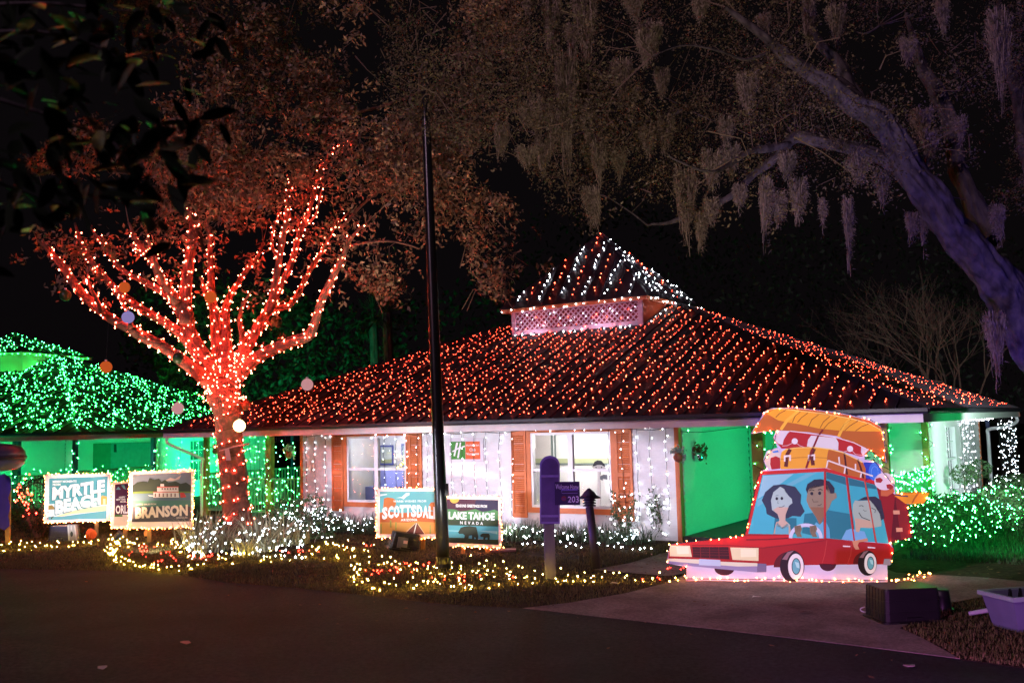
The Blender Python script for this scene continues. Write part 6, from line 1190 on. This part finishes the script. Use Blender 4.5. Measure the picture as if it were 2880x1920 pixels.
ring([(1040,1632),(1120,1636),(1240,1630),(1360,1634),(1480,1616),(1600,1618),(1760,1614)],'inner string of warm lights along the pole loop',step=.2,jit=.08)
def redc(px,n,lab,sx=.35,sy=.3):
    c=np.array([gnd(*q,.035) for q in px]); k=rng.integers(0,len(c),n); Q=c[k]+rng.normal(0,1,(n,3))*[sx*.5,sy*.5,.01]; Q=Q[np.argsort(Q[:,0])]; string(Q,Q,.016,M['b_deepred'],lab,cord=.003)
redc([(405,1548),(440,1556),(455,1558),(480,1575),(560,1566),(600,1562),(420,1536)],34,'red bulbs scattered inside the left grass loop'); redc([(1080,1600),(1090,1606),(1130,1602),(1150,1585)],22,'red bulbs scattered inside the pole loop',.3,.25); redc([(1290,1626),(1400,1622),(1300,1616),(960,1540),(1000,1536),(800,1558),(850,1550)],20,'few red bulbs strewn along the warm grass strings',.5,.3); redc([(1890,1596),(1905,1600),(1830,1625)],7,'few red bulbs on the walkway edge',.2,.1)
# ------------------------------------------------------------------ grass
def npoly(poly,x,y): return inpoly(x,y,poly)
N=210000; u=rng.uniform(-20,9.6,N); v=rng.uniform(-17.6,-7.2,N); c,s=math.cos(YAW),math.sin(YAW); X=HC[0]+u*c+v*s; Y=HC[1]-u*s+v*c
ca,sa=math.cos(T),math.sin(T); yc=Y*ca+(-H)*sa; px=1440+F*X/yc
ok=(px>-80)&(px<2960)&(Y>9)
for pol in (road_poly,drive_poly,walk_poly,bed_poly,tree_bed): ok&=~inpoly(X,Y,pol)
nz=np.array([noise.noise(Vector((a*.7,b*.7,3)))+.5*noise.noise(Vector((a*2.3,b*2.3,8))) for a,b in zip(X,Y)]); ok&=(nz>-.42+rng.uniform(-.3,.3,N))
C=np.stack([X[ok],Y[ok],np.zeros(ok.sum())],1); hh=.040+.045*np.clip(nz[ok]+.35,0,1.2); tag(blades(C,hh,.013,M['grass'],'lawn_grass',None,Vector((0,0,0)),lean=.85),kind='stuff')
N=26000; u=rng.uniform(9.8,17,N); v=rng.uniform(-8,3,N); X=HC[0]+u*c+v*s; Y=HC[1]-u*s+v*c; ok=~inpoly(X,Y,drive_poly); 
C=np.stack([X[ok],Y[ok],np.zeros(ok.sum())],1); tag(blades(C,.11,.016,M['shrub'],'side_grass',None,Vector((0,0,0)),lean=.8),kind='stuff')
N=9000; g=np.array([gnd(rng.uniform(2500,3000),rng.uniform(1670,1900)) for _ in range(N)]); ok=inpoly(g[:,0],g[:,1],dirt_poly); C=g[ok]; C[:,2]=.012; tag(blades(C,.05,.012,M['grass'],'dry_grass',None,Vector((0,0,0)),lean=1.0),kind='stuff')
N=5200; g=np.array([W(rng.uniform(-5.9,5.1),rng.uniform(-8.7,-7.15),.02) for _ in range(N)]); g2=np.array([gnd(rng.uniform(490,885),rng.uniform(1500,1562),.02) for _ in range(2600)]); tag(leaves(np.concatenate([g,g2]),.06,mat('mulch_chip',(.07,.045,.03),.9,0,0,3,island=.8),'mulch_chips',None,Vector((0,0,0)),aspect=.3),kind='stuff')

# leaf litter on lawn, road edge and drive
N=3600; u=rng.uniform(-16,13,N); v=rng.uniform(-17.2,-8.6,N); X=HC[0]+u*c+v*s; Y=HC[1]-u*s+v*c; onr=inpoly(X,Y,road_poly); ok=(~onr|(rng.random(N)<.10*np.exp(-(np.abs(v+15.2))/.8)+.012)); ok&=~(inpoly(X,Y,drive_poly)&(rng.random(N)<.93))
C=np.stack([X[ok],Y[ok],np.full(ok.sum(),.035)],1); o=leaves(C,.075,mat('dry_leaf',(.16,.075,.035),.7,0,0,3,island=.8),'leaf_litter',None,Vector((0,0,0)),aspect=.55); o['kind']='stuff'; V=np.array([w_.co[:] for w_ in o.data.vertices]); V[:,2]=.035+(V[:,2]-.035)*.22; o.data.vertices.foreach_set('co',V.astype(np.float32).ravel())
